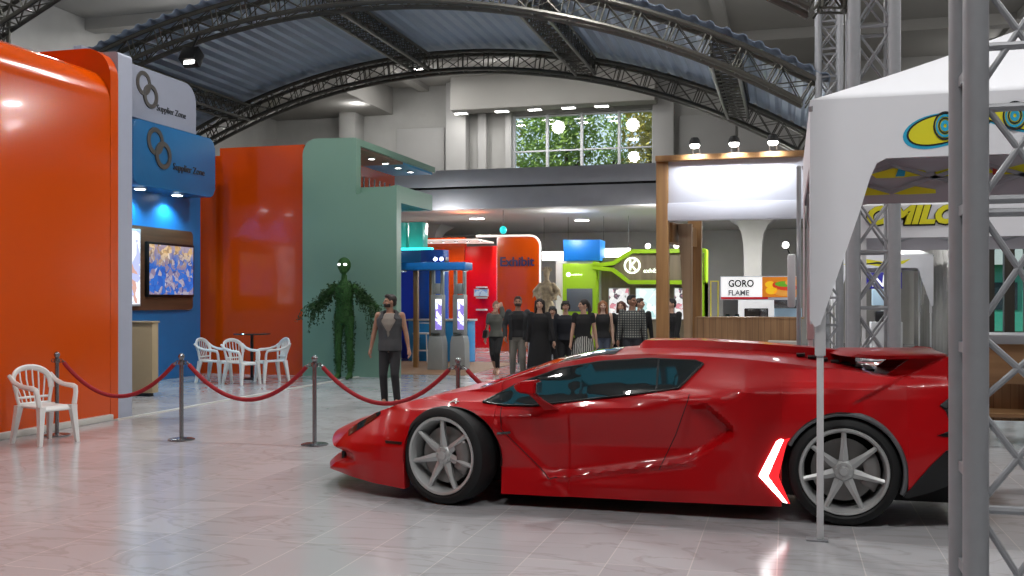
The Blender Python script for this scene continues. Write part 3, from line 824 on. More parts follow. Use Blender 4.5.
obj('table_top', MB().lathe([(0, .90), (.36, .90), (.37, .91), (.37, .92), (.36, .93), (0, .93)], (-10.44, 18.1, 0), 32), mat('smoked_glass_top', '3a3432', .1), t)
obj('pedestal', MB().tube([(-10.44, 18.1, .03), (-10.44, 18.1, .90)], .032, 12), M_black, t)
obj('foot', MB().lathe([(0, 0), (.24, 0), (.24, .015), (.05, .035), (0, .035)], (-10.44, 18.1, 0), 28), M_black, t)
# ---------------------------------------------------------------- stanchions and ropes
def stanchion(label):
    t = thing('rope_stanchion', label, 'stanchion', (0, 0, 0), 0, 'chrome rope stanchions')
    obj('base', MB().lathe([(0, 0), (.15, 0), (.15, .012), (.13, .02), (.04, .03), (0, .03)], seg=28), M_chrome, t, world=False)
    obj('post', MB().tube([(0, 0, .02), (0, 0, .9)], .024, 14), M_chrome, t, world=False)
    obj('finial', MB().lathe([(0, .86), (.034, .86), (.036, .89), (.034, .91), (.02, .915), (.03, .935), (.036, .955), (.03, .975), (.012, .99), (0, .992)], seg=18), M_chrome, t, world=False)
    ri = MB()
    for sx in (-1, 1): ri.tube([(sx * (.036 + .02 * (1 + cos(a))), .02 * sin(a) * .3, .885 + .02 * sin(a)) for a in [2 * pi * k / 10 for k in range(10)]], .005, 6, closed=True)
    obj('ring', ri, M_chrome, t, world=False)
    return t
SX = [(-8.32, 9.96), (-6.68, 10.02), (-5.03, 10.06), (-3.36, 10.05), (-1.70, 10.05)]
sl = ['chrome rope stanchion behind the lone white chair', 'chrome rope stanchion in the open floor left of the café chairs', 'chrome rope stanchion in front of the plant figure', 'chrome rope stanchion behind the bonnet of the red car', 'chrome rope stanchion behind the cabin of the red car']
s0 = stanchion(sl[0]); s0.location = (*SX[0], 0)
for p, l_ in zip(SX[1:], sl[1:]): copy_tree(s0, (*p, 0), None, l_)
rl = ['red velvet rope hanging right of the lone white chair', 'red velvet rope below the café chairs', 'red velvet rope in front of the man in the vest', 'red velvet rope running behind the windscreen of the red car']
for i, ((ax, ay), (bx, by)) in enumerate(zip(SX, SX[1:])):
    t = thing('velvet_rope', rl[i], 'rope', ((ax + bx) / 2, (ay + by) / 2, .5), 0, 'red ropes between the stanchions')
    a_, b_ = ax + .10, bx - .10
    P = [(lerp(a_, b_, k / 24), lerp(ay, by, k / 24), .86 - .38 * (1 - (2 * k / 24 - 1) ** 2)) for k in range(25)]
    obj('rope', MB().tube(P, .024, 10), M_rope, t)
    for x, y, s_ in ((ax, ay, 1), (bx, by, -1)):
        obj('hook', MB().tube([(x + s_ * .07, y, .885), (x + s_ * .09, y, .875), (x + s_ * .112, y, .85)], [.008, .014, .018], 8), M_chrome, t)
# ---------------------------------------------------------------- blue booth with grey display kiosks
t = thing('blue_booth', 'deep blue booth walls behind the two grey display kiosks', 'booth', (-9.5, 25, 0))
obj('back_wall', MB().box(-12.6, -9.3, 25.6, 25.8, 0, 2.9), M_deep, t)
obj('cornice', MB().box(-12.6, -9.2, 25.35, 25.85, 2.62, 2.95, bev=.02), M_blue, t)
obj('rounded_end', MB().lathe([(0, 0), (.42, 0), (.42, 2.95), (0, 2.95)], (-9.3, 25.7, 0), 32), mat('mid_blue_end', '0f56c0', .3, coat=.3), t)
obj('light_strip', MB().box(-11.2, -9.3, 25.5, 25.7, 2.95, 3.02), mat('cyan_strip', '40e0e0', .3, emit='35e6e0', es=3), t)
glb = MB()
for x in (-10.6, -10.1): glb.box(x, x + .42, 25.9, 26.3, 2.95, 3.75, bev=.02)
obj('glass_box', glb, mat('teal_glass_box', '4fb5a8', .2, emit='3fc0b0', es=.12), t)
t = thing('blue_counter', 'low pale blue counter behind the kiosks', 'counter', (-8.4, 25.0, 0))
obj('body', MB().box(-9.6, -7.95, 24.6, 25.2, 0, 1.05, bev=.01), mat('sky_blue_counter', '2f8fd0', .35), t)
obj('worktop', MB().box(-9.65, -7.9, 24.55, 25.25, 1.05, 1.1, bev=.01), M_white, t)
M_kiosk = mat('grey_kiosk_metal', '9a9e9f', .4, metal=.2)
M_ks = screen('kiosk_picture', [(0, (.75, .8, 1)), (.42, (.95, .95, 1)), (.55, (.2, .15, .5)), (.65, (.7, .75, 1)), (.75, (.75, .3, .4)), (.84, (.9, .95, 1))], 6, 1.6)
def kiosk(x, y, label):
    t = thing('display_kiosk', label, 'kiosk', (x, y, 0), 0, 'grey display kiosks')
    b = MB().prism([(-.19, 0), (.19, 0), (.175, .62), (.14, .78), (-.14, .78), (-.175, .62)], (x, y - .2, 0), (1, 0, 0), (0, 0, 1), (0, 1, 0), .36, bev=.012)
    obj('base', b, M_kiosk, t)
    obj('body', MB().box(x - .14, x + .14, y - .12, y + .12, .78, 1.72, bev=.012), M_kiosk, t)
    obj('screen', MB().box(x - .02, x + .13, y - .135, y - .119, .92, 1.62, bev=.004), M_ks, t)
    for sx in (-1, 1): obj('post', MB().box(x + sx * .11 - .03, x + sx * .11 + .03, y - .05, y + .05, 1.72, 2.28), M_kiosk, t)
    obj('ledge', MB().box(x - .10, x + .10, y - .22, y - .12, .82, .85, bev=.005), M_chrome, t)
    obj('speaker', MB().box(x - .06, x + .07, y - .10, y + .05, 1.74, 1.98, bev=.01), M_kiosk, t)
kiosk(-7.74, 21.7, 'grey display kiosk with lit screen, left of the pair')
kiosk(-7.29, 21.95, 'grey display kiosk with lit screen, right of the pair nearer the walking woman')
t = thing('gantry_beam', 'bright blue beam across the tops of the kiosks and the timber posts', 'beam', (-8.2, 22, 2.28))
mb = MB().box(-9.6, -7.02, 21.5, 22.05, 2.29, 2.46, bev=.012); obj('beam', mb, mat('bright_blue_beam', '1f7fd6', .35), t)
for i, x in enumerate((-8.6, -7.55, -7.1)):
    small_lamp(x, 21.75, 2.29, .07, ['left spot under the blue gantry beam', 'middle spot under the blue gantry beam', 'right spot under the blue gantry beam'][i], 'spots under the gantry beam', M_lampc)
t = thing('spot_cluster', 'dark blue lamp box on top of the gantry beam', 'lamp', (-7.6, 22, 2.48))
obj('housing', MB().box(-7.95, -7.65, 21.9, 22.2, 2.46, 2.60, bev=.02), mat('navy_box', '0a1a60', .4), t)
for x in (-7.87, -7.72): obj('lens', MB().ell((x, 21.88, 2.55), .04, .03, .04), M_lampc, t)
for i, x in enumerate((-8.45, -8.05)):
    o = obj('timber_post', MB().box(x - .055, x + .055, 22.1, 22.21, 0, 2.29, bev=.006), M_oak)
    tag(o, ['slim timber post left of the kiosks holding the blue beam', 'slim timber post just left of the first kiosk'][i], 'post', 'timber posts of the blue booth')
mb = MB().box(-9.7, -6.6, 20.2, 24.5, .001, .012); o = obj('floor_mat', mb, mat('tan_floor_mat', '8a6a50', .7, var=.2)); tag(o, 'tan mat on the floor before the blue booth', 'mat')
st = thing('bar_stool', 'white tubular stool in front of the deep blue wall', 'stool', (-9.05, 24.2, 0))
obj('seat', MB().box(-.2, .2, -.2, .2, .72, .76, bev=.01), M_plastic, st, world=False)
for sx in (-1, 1):
    for sy in (-1, 1): obj('leg', MB().tube([(sx * .16, sy * .16, .73), (sx * .2, sy * .2, 0)], .018, 8), M_plastic, st, world=False)
obj('back', MB().tube([(-.18, .18, .76), (-.18, .2, 1.0), (.18, .2, 1.0), (.18, .18, .76)], .018, 8), M_plastic, st, world=False)
obj('foot_ring', MB().tube([(-.18, -.18, .3), (.18, -.18, .3), (.18, .18, .3), (-.18, .18, .3)], .012, 8, closed=True), M_plastic, st, world=False)

# ---------------------------------------------------------------- exhibit pavilion
EY = 30.
t = thing('exhibit_wall', 'orange pavilion wall reading Exhibit with a white lit rounded edge', 'booth wall', (-8.2, EY, 0))
pp = rounded(-8.75, -7.4, 0, 3.55, .3, 'TR', 8)
obj('panel', MB().prism(pp, (0, EY, 0), (1, 0, 0), (0, 0, 1), (0, 1, 0), .25), M_orange, t)
E_ = [(-9.45, EY + .05, 3.6), (-7.7, EY + .05, 3.6)] + [(-7.7 + .32 * sin(pi / 2 * k / 6), EY + .05, 3.28 + .32 * cos(pi / 2 * k / 6)) for k in range(1, 7)] + [(-7.38, EY + .05, 0)]
M_edge = mat('white_lit_edge', 'f4eeea', .4, emit='ffefe4', es=.5)
obj('lit_edge', MB().tube(E_, .035, 8), M_edge, t)
obj('lit_edge', MB().tube([(-8.76, EY + .1, 0), (-8.76, EY + .1, 3.4), (-8.8, EY + .3, 3.52)], .025, 8), M_edge, t)
text('lettering', 'Exhibit', .40, .02, frontal(-8.66, EY - .02, 2.66), mat('navy_lettering', '2a2550', .4), t, xs=1.0, bold=.006)
t = thing('red_pavilion', 'glossy red pavilion wall left of the orange Exhibit wall', 'booth wall', (-10.5, 31.6, 0))
obj('red_panel', MB().box(-10.45, -9.3, 32.0, 32.2, 0, 3.4), M_red, t)
obj('orange_panel', MB().box(-14.6, -10.45, 31.9, 32.2, 0, 3.7), M_orange2, t)
obj('top_rim', MB().box(-13.6, -9.5, EY + .35, 32.2, 3.5, 3.55), M_edge, t)
for i in range(6):
    small_lamp(-11.6 + i * .42, 30.7, 3.5, .075, '%s small spot from the left under the red pavilion rim' % nm[i], 'spots of the red pavilion')
light('SPOT', (-10.6, 30.7, 3.4), 90, .2, (1, .8, .7), (R(25), 0, 0), (R(130), .6))
for i, z in enumerate((2.0, 1.65, 1.25)):
    o = obj('wall_shelf', MB().box(-9.98, -9.66, 31.7, 32.0, z, z + .05, bev=.008), M_white); tag(o, ['top small white shelf on the red wall', 'middle small white shelf on the red wall', 'bottom small white shelf on the red wall'][i], 'shelf', 'shelves on the red wall')
t = thing('wall_picture', 'small pale blue picture between the shelves of the red wall', 'picture', (-9.85, 31.95, 1.9))
obj('frame', MB().box(-10.12, -9.62, 31.93, 31.99, 1.72, 1.97, bev=.006), M_white, t)
obj('print', MB().box(-10.09, -9.65, 31.92, 31.935, 1.745, 1.945), screen('blue_print', [(0, (.3, .45, .85)), (.5, (.7, .85, 1)), (.7, (.2, .3, .7))], 8, .5), t)
copy_tree(c0, (-9.35, 27.6, 0), R(40), 'white plastic chair before the red wall behind the walking woman', 'white chairs before the red wall')
copy_tree(c0, (-9.95, 29.0, 0), R(-30), 'white plastic chair farther back in front of the red wall', 'white chairs before the red wall')
p_ = copy_tree(s0, (-6.55, 24.4, 0), None, 'thin stanchion right of the walking woman before the Exhibit wall')
o = thing('balloon', 'small cyan balloon lamp hanging above the Exhibit wall', 'lamp', (-8.2, 28.6, 3.7))
obj('globe', MB().ell((-8.15, 28.6, 3.68), .11, .11, .12), mat('cyan_globe', '25b5b8', .3, emit='20c8c8', es=1.), o)
obj('cord', MB().tube([(-8.15, 28.6, 3.8), (-8.15, 28.6, 4.27)], .008, 6), M_black, o)
light('AREA', (-9.4, 29.0, 3.9), 25, .6, (1, .25, .1), (pi, 0, 0))      # red wash that the pavilion rim throws up on the slab
light('AREA', (-6.2, 29.6, 3.9), 8, .5, (.4, .6, 1), (pi, 0, 0))

# ---------------------------------------------------------------- lime booth
LY = 30.
t = thing('lime_booth', 'lime green booth with a K emblem band and lit screens', 'booth', (-4.5, LY, 0))
obj('lime_pillar', MB().box(-6.66, -5.60, LY, LY + .9, 0, 2.72, bev=.03), M_lime, t)
M_taupe = wood('taupe_wall', '857862', '6f634f', 'Z', 1.)
obj('back_wall', MB().box(-5.6, -2.3, LY + .5, LY + .7, 0, 2.9), M_taupe, t)
top = [(-5.7, 2.72), (-5.5, 2.66), (-5.05, 2.72), (-4.75, 2.92), (-4.5, 3.06), (-2.35, 3.06)]
bot = [(-5.7, 2.62), (-5.5, 2.56), (-5.1, 2.52), (-4.85, 2.34), (-4.6, 2.14), (-2.35, 2.12)]
fr = MB()
def ribbon(mb, pts, w, y0, dy):
    P = [Vector((p[0], 0, p[1])) for p in pts]; U = []; D = []
    for i in range(len(P)):
        d = (P[min(i + 1, len(P) - 1)] - P[max(i - 1, 0)]).normalized(); n_ = Vector((-d.z, 0, d.x))
        U.append(P[i] + n_ * w / 2); D.append(P[i] - n_ * w / 2)
    mb.rings([[(u.x, y0, u.z), (d.x, y0, d.z), (d.x, y0 + dy, d.z), (u.x, y0 + dy, u.z)] for u, d in zip(U, D)])
ribbon(fr, top, .12, LY - .1, .4); ribbon(fr, bot, .12, LY - .1, .4)
fr.box(-2.55, -2.3, LY - .1, LY + .6, .0, 2.12); fr.box(-2.36, -2.3, LY - .1, LY + .6, 0, 3.1)
obj('band_frame', fr, M_lime, t)
obj('band', MB().prism([(-5.35, 2.6), (-4.65, 2.2), (-2.4, 2.16), (-2.4, 3.02), (-4.5, 3.0), (-4.8, 2.85)], (0, LY + .05, 0), (1, 0, 0), (0, 0, 1), (0, 1, 0), .12), M_taupe, t)
M_sign = mat('white_lit_sign', 'f4fff0', .4, emit='f0ffe8', es=1.6)
em = MB(); k = 32
em.holes([(-4.51 + .25 * cos(2 * pi * i / k), 2.64 + .25 * sin(2 * pi * i / k)) for i in range(k)], [(-4.51 + .20 * cos(2 * pi * i / k), 2.64 + .20 * sin(2 * pi * i / k)) for i in range(k)], (0, LY - .02, 0), (1, 0, 0), (0, 0, 1), (0, 1, 0), .05)
em.bar((-4.57, LY, 2.50), (-4.57, LY, 2.80), .05, .04); em.bar((-4.55, LY, 2.64), (-4.41, LY, 2.79), .05, .04, up=(0, 1, 0)); em.bar((-4.55, LY, 2.66), (-4.40, LY, 2.50), .05, .04, up=(0, 1, 0))
obj('emblem', em, M_sign, t)
text('lettering', 'exhibition', .19, .01, frontal(-4.18, LY + .03, 2.42), M_sign, t)
text('pillar_lettering', 'exhibition', .085, .006, frontal(-6.38, LY - .01, 2.35), M_sign, t)
sm = MB(); sm.lathe([(0, 0), (.07, 0), (.07, .012), (0, .012)], (-6.47, LY - .012, 2.38), 20, 'Y'); obj('pillar_emblem', sm, M_sign, t)
obj('pillar_display', MB().box(-6.52, -5.72, LY - .03, LY, 1.25, 1.95, bev=.01), mat('grey_display', '5c6268', .25), t)
M_flor = screen('floral_picture', [(0, (.85, .85, .85)), (.42, (.95, .95, .92)), (.52, (.15, .12, .14)), (.6, (.75, .3, .35)), (.68, (.8, .8, .8)), (.8, (.3, .35, .3))], 7, 1.0)
M_map = screen('pale_map_picture', [(0, (.75, .92, .9)), (.5, (.9, .98, .95)), (.64, (.5, .75, .75)), (.74, (.85, .95, .9)), (.86, (.6, .35, .35))], 5, 1.1)
for i, (x, m_, lb_) in enumerate(((-4.98, M_flor, 'lit screen with dark red floral picture on the taupe wall'), (-4.15, M_map, 'lit screen with a pale green picture on the taupe wall'), (-2.98, M_flor, 'lit screen half hidden behind the timber posts'))):
    s_ = thing('wall_screen', lb_, 'screen', (x, LY + .48, 1.5), 0, 'lit screens on the taupe wall')
    obj('bezel', MB().box(x - .33, x + .33, LY + .42, LY + .5, 1.0, 1.98, bev=.01), M_white, s_)
    obj('picture', MB().box(x - .30, x + .30, LY + .41, LY + .425, 1.03, 1.95), m_, s_)
obj('wall_trim', MB().box(-5.6, -5.54, LY + .44, LY + .5, 0, 2.5), M_white, t)
obj('wall_trim', MB().box(-3.5, -3.44, LY + .44, LY + .5, 0, 2.1), M_white, t)
M_gp = screen('green_ad_picture', [(0, (.3, .7, .4)), (.4, (.75, .9, .95)), (.6, (.2, .5, .3)), (.7, (.5, .75, .95)), (.85, (.15, .4, .2))], 6, .7)
o = thing('banner_display', 'tall narrow lit banner at the right end of the lime booth', 'banner', (-2.2, LY - .15, 1.))
obj('frame', MB().box(-2.66, -2.40, LY - .2, LY - .12, .55, 3.06, bev=.01), M_lime, o)
obj('picture', MB().box(-2.58, -2.42, LY - .215, LY - .2, .6, 2.2), M_gp, o)
o = thing('blue_cube_sign', 'plain blue box raised on top of the lime green pillar', 'box', (-6.1, LY + .4, 2.72))
obj('box', MB().box(-6.64, -5.5, LY + .05, LY + .95, 2.80, 3.44, bev=.01), mat('cube_blue', '0f6fc4', .4), o)
obj('plinth', MB().box(-6.55, -5.6, LY + .12, LY + .88, 2.72, 2.80), M_white, o)
for i, (x, z) in enumerate(((-7.2, 3.02), (-5.25, 3.1))):
    o = thing('hanging_light', ['white rectangular hanging light left of the blue box', 'white rectangular hanging light right of the blue box'][i], 'lamp', (x, 31.5, z), 0, 'white hanging lights behind the lime booth')
    obj('diffuser', MB().box(x - .45, x + .45, 31.4, 31.6, z - .14, z + .14, bev=.02), mat('panel_glow', 'ffffff', .4, emit=(1, .98, .95), es=3), o)
    for s_ in (-1, 1): obj('cord', MB().tube([(x + s_ * .4, 31.5, z + .14), (x + s_ * .4, 31.5, 4.27)], .008, 6), M_black, o)
for i, x in enumerate((-4.05, -3.2)):
    o = thing('round_lamp', ['round globe lamp on top of the lime band, left', 'round globe lamp on top of the lime band by the timber post'][i], 'lamp', (x, LY + .1, 3.12), 0, 'globe lamps on the lime band')
    obj('globe', MB().ell((x, LY + .1, 3.22), .085, .085, .085), mat('panel_glow', 'fff', .4), o)
    obj('stem', MB().tube([(x, LY + .1, 3.1), (x, LY + .1, 3.15)], .02, 8), M_chrome, o)
# pale partition behind the figure display
o = obj('white_partition', MB().box(-7.3, -6.4, 31.9, 32.0, 0, 3.0), M_white); tag(o, 'white partition between the Exhibit wall and the lime booth', 'partition')
# bone coloured figure display
M_bone = mat('bone_drape', 'a8977a', .8, var=.75, scale=11, bump=.3)
t = thing('draped_figure', 'bone coloured draped mannequin figure displayed behind the crowd', 'statue', (-6.95, 27.6, 0))
rr = random.Random(3); y_ = 27.6; x_ = -6.58
t.location = (x_, y_, 0)
obj('pedestal', MB().box(x_ - .45, x_ + .45, y_ - .4, y_ + .4, 0, .55, bev=.02), M_white, t)
fg = MB()
def rg(z, rx, ry, n=28, rip=0., f=9): return [(x_ + rx * (1 + rip * sin(f * a)) * cos(a), y_ + ry * (1 + rip * sin(f * a)) * sin(a), z) for a in [2 * pi * i / n for i in range(n)]]
fg.rings([rg(z, a, b_, 36, q) for z, a, b_, q in ((.5, .42, .36, .16), (.9, .37, .31, .16), (1.25, .27, .24, .12), (1.5, .20, .17, .06), (1.62, .15, .12, 0), (1.8, .2, .14, 0), (1.98, .22, .13, 0), (2.1, .12, .09, 0), (2.18, .06, .06, 0), (2.26, .07, .07, 0))])
fg.ell((x_, y_ - .01, 2.36), .095, .11, .13)
for s_ in (-1, 1):
    fg.caps((x_ + s_ * .18, y_, 2.02), .08, (x_ + s_ * .33, y_ - .03, 1.84), .08); fg.caps((x_ + s_ * .33, y_ - .03, 1.84), .07, (x_ + s_ * .2, y_ - .18, 1.60), .04); fg.caps((x_ + s_ * .33, y_, 1.86), .06, (x_ + s_ * .42, y_ + .04, 1.66), .015)
for k_ in range(9):
    a = rr.uniform(0, 6.28); fg.caps((x_ + .18 * cos(a), y_ + .13 * sin(a), 1.95), .05, (x_ + .30 * cos(a + .5), y_ + .2 * sin(a + .5), 1.62), .03)
blob('body', fg, .02, M_bone, t, 2)
hd = MB()
for k_ in range(7): a = pi * k_ / 6; hd.caps((x_ + .06 * cos(a), y_ + .03, 2.42), .035, (x_ + .13 * cos(a), y_ + .03, 2.45 + .09 * sin(a)), .02)
obj('headdress', hd, M_bone, t)

# ---------------------------------------------------------------- stall with the lit white header
SY = 15.
t = thing('header_stall', 'timber framed stall with a broad white lit header board', 'stall', (-.8, SY, 0))
M_hdr = mat('white_header_board', 'cfd3de', .5, var=.02)
obj('header_board', MB().box(-1.72, .22, SY, SY + .12, 2.78, 3.68, bev=.006), M_hdr, t)
lip = obj('header_lip', MB().box(-1.72, .22, SY - .05, SY, 2.78, 3.04, bev=.006), M_hdr, t)
obj('top_rail', MB().box(-1.89, .24, SY - .14, SY + .16, 3.66, 3.74, bev=.006), M_oak, t)
obj('post', MB().box(-1.89, -1.71, SY - .05, SY + .14, 0, 3.7, bev=.01), M_oak, t)
obj('post', MB().box(-1.58, -1.36, SY + 1.6, SY + 1.82, 0, 3.0, bev=.01), M_oak, t)
obj('cross_beam', MB().bar((-1.76, SY + .2, 2.62), (-1.5, SY + 1.7, 2.62), .18, .3), M_oak, t)
obj('brace', MB().prism([(-1.62, 2.76), (-1.40, 2.76), (-1.40, .0), (-1.50, .0), (-1.52, 1.2), (-1.56, 2.1)], (0, SY + .35, 0), (1, 0, 0), (0, 0, 1), (0, 1, 0), .14, bev=.01), wood('driftwood', '9a8064', '75604a', 'Z', 1.2), t)
for i, x in enumerate((-1.30, -.74, -.20)):
    o = thing('header_lamp', ['left arm lamp clipped over the white header', 'middle arm lamp clipped over the white header', 'right arm lamp clipped over the white header'][i], 'lamp', (x, SY - .1, 3.74), 0, 'arm lamps over the white header')
    for s_ in (-1, 1): obj('arm', MB().tube([(x + s_ * .05, SY + .05, 3.74), (x + s_ * .05, SY - .05, 3.82), (x + s_ * .05, SY - .26, 3.86)], .009, 8), M_white, o)
    obj('housing', MB().lathe([(0, .1), (.05, .1), (.075, .06), (.085, 0), (.07, 0), (0, .03)], (x, SY - .27, 3.86), 18), M_matt, o)
    obj('bulb', MB().lathe([(0, 0), (.062, 0), (.075, -.03), (.05, -.06), (0, -.07)], (x, SY - .27, 3.87), 16), M_lamp, o)
    light('SPOT', (x, SY - .30, 3.79), 45, .05, (.93, .95, 1), (R(38), 0, 0), (R(125), .8))
t = thing('plank_counter', 'brown vertical plank counter behind the roof of the red car', 'counter', (-.6, SY + .6, 0))
obj('front', MB().box(-1.36, .2, SY + .45, SY + .55, 0, 1.32), M_plank, t)
obj('worktop', MB().box(-1.36, .24, SY + .44, SY + 1.1, 1.32, 1.34), M_plank, t)
obj('side', MB().box(-1.36, -1.3, SY + .55, SY + 1.05, 0, 1.32), M_plank, t)
o = obj('cardboard_carton', MB().box(-.28, .16, SY + .1, SY + .36, .0, 1.0, bev=.01), mat('grey_carton', '98948d', .7)); tag(o, 'pale grey carton standing at the foot of the plank counter near the tent', 'box')

# ---------------------------------------------------------------- food stall
GY = 22.
t = thing('food_stall', 'white food stall reading GORO FLAME with a burger picture', 'stall', (-.6, GY, 0))
obj('sign_board', MB().box(-1.40, .20, GY, GY + .1, 1.60, 2.11, bev=.006), M_hdr, t)
M_sgw = mat('sign_white_glow', 'f2f2f2', .4, emit=(1, 1, 1), es=.55)
obj('sign_face', MB().box(-1.38, -.52, GY - .012, GY, 1.66, 2.09), M_sgw, t)
M_food = mat('food_print_orange', 'd07a1c', .4, emit='d07a1c', es=.45)
obj('sign_picture_ground', MB().box(-.52, .18, GY - .012, GY, 1.66, 2.09), M_food, t)
obj('sign_stripe', MB().box(-1.38, -.40, GY - .014, GY, 1.62, 1.665), mat('sign_red_stripe', 'b01222', .4, emit='b01222', es=.4), t)
text('lettering', 'GORO', .21, .004, frontal(-1.23, GY - .014, 1.885), mat('sign_ink', '1c1c22', .5), t, xs=.86, bold=.006)
text('lettering', 'FLAME', .16, .004, frontal(-1.23, GY - .014, 1.70), mat('sign_ink_grey', '8a8a90', .5), t, xs=.95, bold=.005)
bg = MB()   # burger and sides, printed in relief on the board
bun = mat('print_bun', 'c98a3a', .5, emit='d8963c', es=.5); gr = mat('print_lettuce', '5d9a22', .5, emit='5d9a22', es=.5); rd = mat('print_tomato', 'c03018', .5, emit='c83a1c', es=.5); yl = mat('print_yellow', 'e8b818', .5, emit='e8b820', es=.5)
def disc(cx, cz, rx, rz, m_, nme, y): obj(nme, MB().prism([(cx + rx * cos(2 * pi * i / 20), cz + rz * sin(2 * pi * i / 20)) for i in range(20)], (0, y, 0), (1, 0, 0), (0, 0, 1), (0, 1, 0), .006), m_, t)
disc(-.02, 1.76, .26, .08, bun, 'picture_bun', GY - .020); disc(.0, 1.86, .22, .06, rd, 'picture_tomato', GY - .024); disc(-.06, 1.94, .2, .06, gr, 'picture_lettuce', GY - .028); disc(.1, 1.97, .15, .07, bun, 'picture_bun', GY - .032)
disc(-.36, 1.93, .1, .07, yl, 'picture_sauce', GY - .020); disc(-.33, 1.80, .12, .08, yl, 'picture_sauce', GY - .020); disc(-.25, 1.92, .06, .06, rd, 'picture_tomato', GY - .024)
obj('back_panel', MB().box(-1.05, -.28, GY + .6, GY + .7, 0, 1.62), M_sgw, t)
obj('grey_panel', MB().box(-1.38, -1.05, GY + .6, GY + .7, 0, 1.62), mat('stall_grey', '6c6d6e', .5), t)
obj('hood', MB().box(-.28, .22, GY + .1, GY + .7, 1.42, 1.62, bev=.02), M_chrome, t)
obj('shelf', MB().box(-1.35, .25, GY + .15, GY + .55, 1.14, 1.18), M_white, t)
obj('low_panel', MB().box(-1.38, .22, GY, GY + .08, 0, 1.14), M_hdr, t)
obj('side_glass', MB().box(-.28, .3, GY + .62, GY + .66, 1.18, 1.42), mat('pale_blue_panel', '9fb9cc', .3, emit='9fb9cc', es=.3), t)
o = thing('microwave', 'black microwave on the shelf of the food stall', 'microwave', (-.66, GY + .3, 1.18))
obj('body', MB().box(-.90, -.40, GY + .17, GY + .5, 1.18, 1.42, bev=.012), M_black, o)
obj('door', MB().box(-.88, -.58, GY + .155, GY + .172, 1.2, 1.40, bev=.006), mat('oven_door', '3a3632', .15), o)
obj('control_panel', MB().box(-.56, -.42, GY + .16, GY + .172, 1.2, 1.40, bev=.004), M_chrome, o)
for i, x in enumerate((-1.26, -1.06)):
    o = thing('condiment_jar', ['left dark jar on the food stall shelf', 'right dark jar on the food stall shelf'][i], 'jar', (x, GY + .3, 1.18), 0, 'jars on the food stall shelf')
    obj('jar', MB().lathe([(0, 1.18), (.05, 1.18), (.055, 1.22), (.05, 1.27), (0, 1.27)], (x, GY + .3, 0), 16), mat('teal_jar', '2b4a4e', .2), o)
    obj('lid', MB().lathe([(0, 1.27), (.045, 1.27), (.045, 1.295), (0, 1.3)], (x, GY + .3, 0), 16), M_black, o)
o = obj('yellow_frame', MB().holes([(-1.62, 0), (-1.44, 0), (-1.44, 2.02), (-1.62, 2.02)], [(-1.595, .03), (-1.465, .03), (-1.465, 1.995), (-1.595, 1.995)], (0, GY + .1, 0), (1, 0, 0), (0, 0, 1), (0, 1, 0), .06), mat('yellow_paint', 'e6d94a', .4)); tag(o, 'slim yellow upright frame left of the food stall', 'frame')
# grey posts leaning in beside the stall
for i, (x, z0, z1, y, r) in enumerate(((.12, 0, 3.05, 11.4, .025), (.30, 0, 3.3, 11.9, .05))):
    o = thing('metal_upright', ['slim grey upright by the right edge of the white header', 'thicker grey upright beside the tent corner'][i], 'post', (x, y, 0), 0, 'grey uprights near the tent')
    obj('pole', MB().tube([(x, y, .02), (x, y, z1)], r, 12), M_steel2, o); obj('foot', MB().box(x - .12, x + .12, y - .12, y + .12, 0, .02), M_steel2, o); obj('cap', MB().ell((x, y, z1), r * 1.1, r * 1.1, r), M_steel2, o)
o = thing('white_speaker', 'white column loudspeaker on the grey upright beside the food stall sign', 'speaker', (-.03, 11.4, 1.5))
obj('body', MB().box(.0, .085, 11.28, 11.38, 1.52, 2.1, bev=.02), M_white, o); obj('lamp', MB().ell((-.02, 11.3, 2.2), .035, .035, .035), M_lamp, o); obj('lamp_arm', MB().tube([(.03, 11.33, 2.09), (-.02, 11.32, 2.2)], .008, 6), M_black, o)
# purple lettered sign and wooden benches at the right
o = thing('purple_sign', 'dark blue sign reading NE seen between the tower legs', 'sign', (2.6, 30, 2.2))
obj('board', MB().box(2.15, 3.1, 30, 30.08, 1.92, 2.38, bev=.01), mat('indigo_board', '1a1878', .4, emit='1a1878', es=.4), o)
text('lettering', 'NE', .48, .01, frontal(2.28, 29.99, 1.98), M_sgw, o, shear=.1)
obj('post', MB().tube([(2.6, 30.1, 0), (2.6, 30.1, 2.0)], .05, 10), M_white, o)
o = thing('stainless_cabinet', 'pale cabinet with glossy black appliance below the purple sign', 'cabinet', (2.6, 29, 0))
obj('body', MB().box(2.2, 3.0, 28.8, 29.4, 0, 1.0, bev=.01), M_white, o); obj('appliance', MB().box(2.3, 2.9, 28.9, 29.3, 1.0, 1.3, bev=.05), M_black, o); obj('upper_unit', MB().box(2.25, 2.95, 29.2, 29.4, 1.45, 1.9, bev=.02), mat('pale_blue_panel', '9fb9cc', .3), o)
M_bench = wood('bench_oak', 'a57f58', '86633f', 'X', 1.4)
t = thing('wooden_counter', 'oak counter with grey top beneath the arched window at the right edge', 'counter', (3.3, 12.2, 0))
obj('worktop', MB().box(2.05, 5.2, 11.9, 12.9, 1.12, 1.22, bev=.01), M_steel2, t)
obj('front', MB().box(2.1, 2.82, 12.0, 12.06, .68, 1.12, bev=.006), M_bench, t)
obj('front', MB().box(3.0, 5.1, 12.0, 12.06, .68, 1.12, bev=.006), M_bench, t)
for x in (2.82, 5.0): obj('leg', MB().box(x, x + .18, 11.96, 12.14, 0, 1.12, bev=.006), M_bench, t)
obj('back', MB().box(2.1, 5.1, 12.7, 12.76, .2, 1.12), M_plank, t)
obj('shelf', MB().box(2.1, 5.1, 12.1, 12.75, .3, .34), M_bench, t)
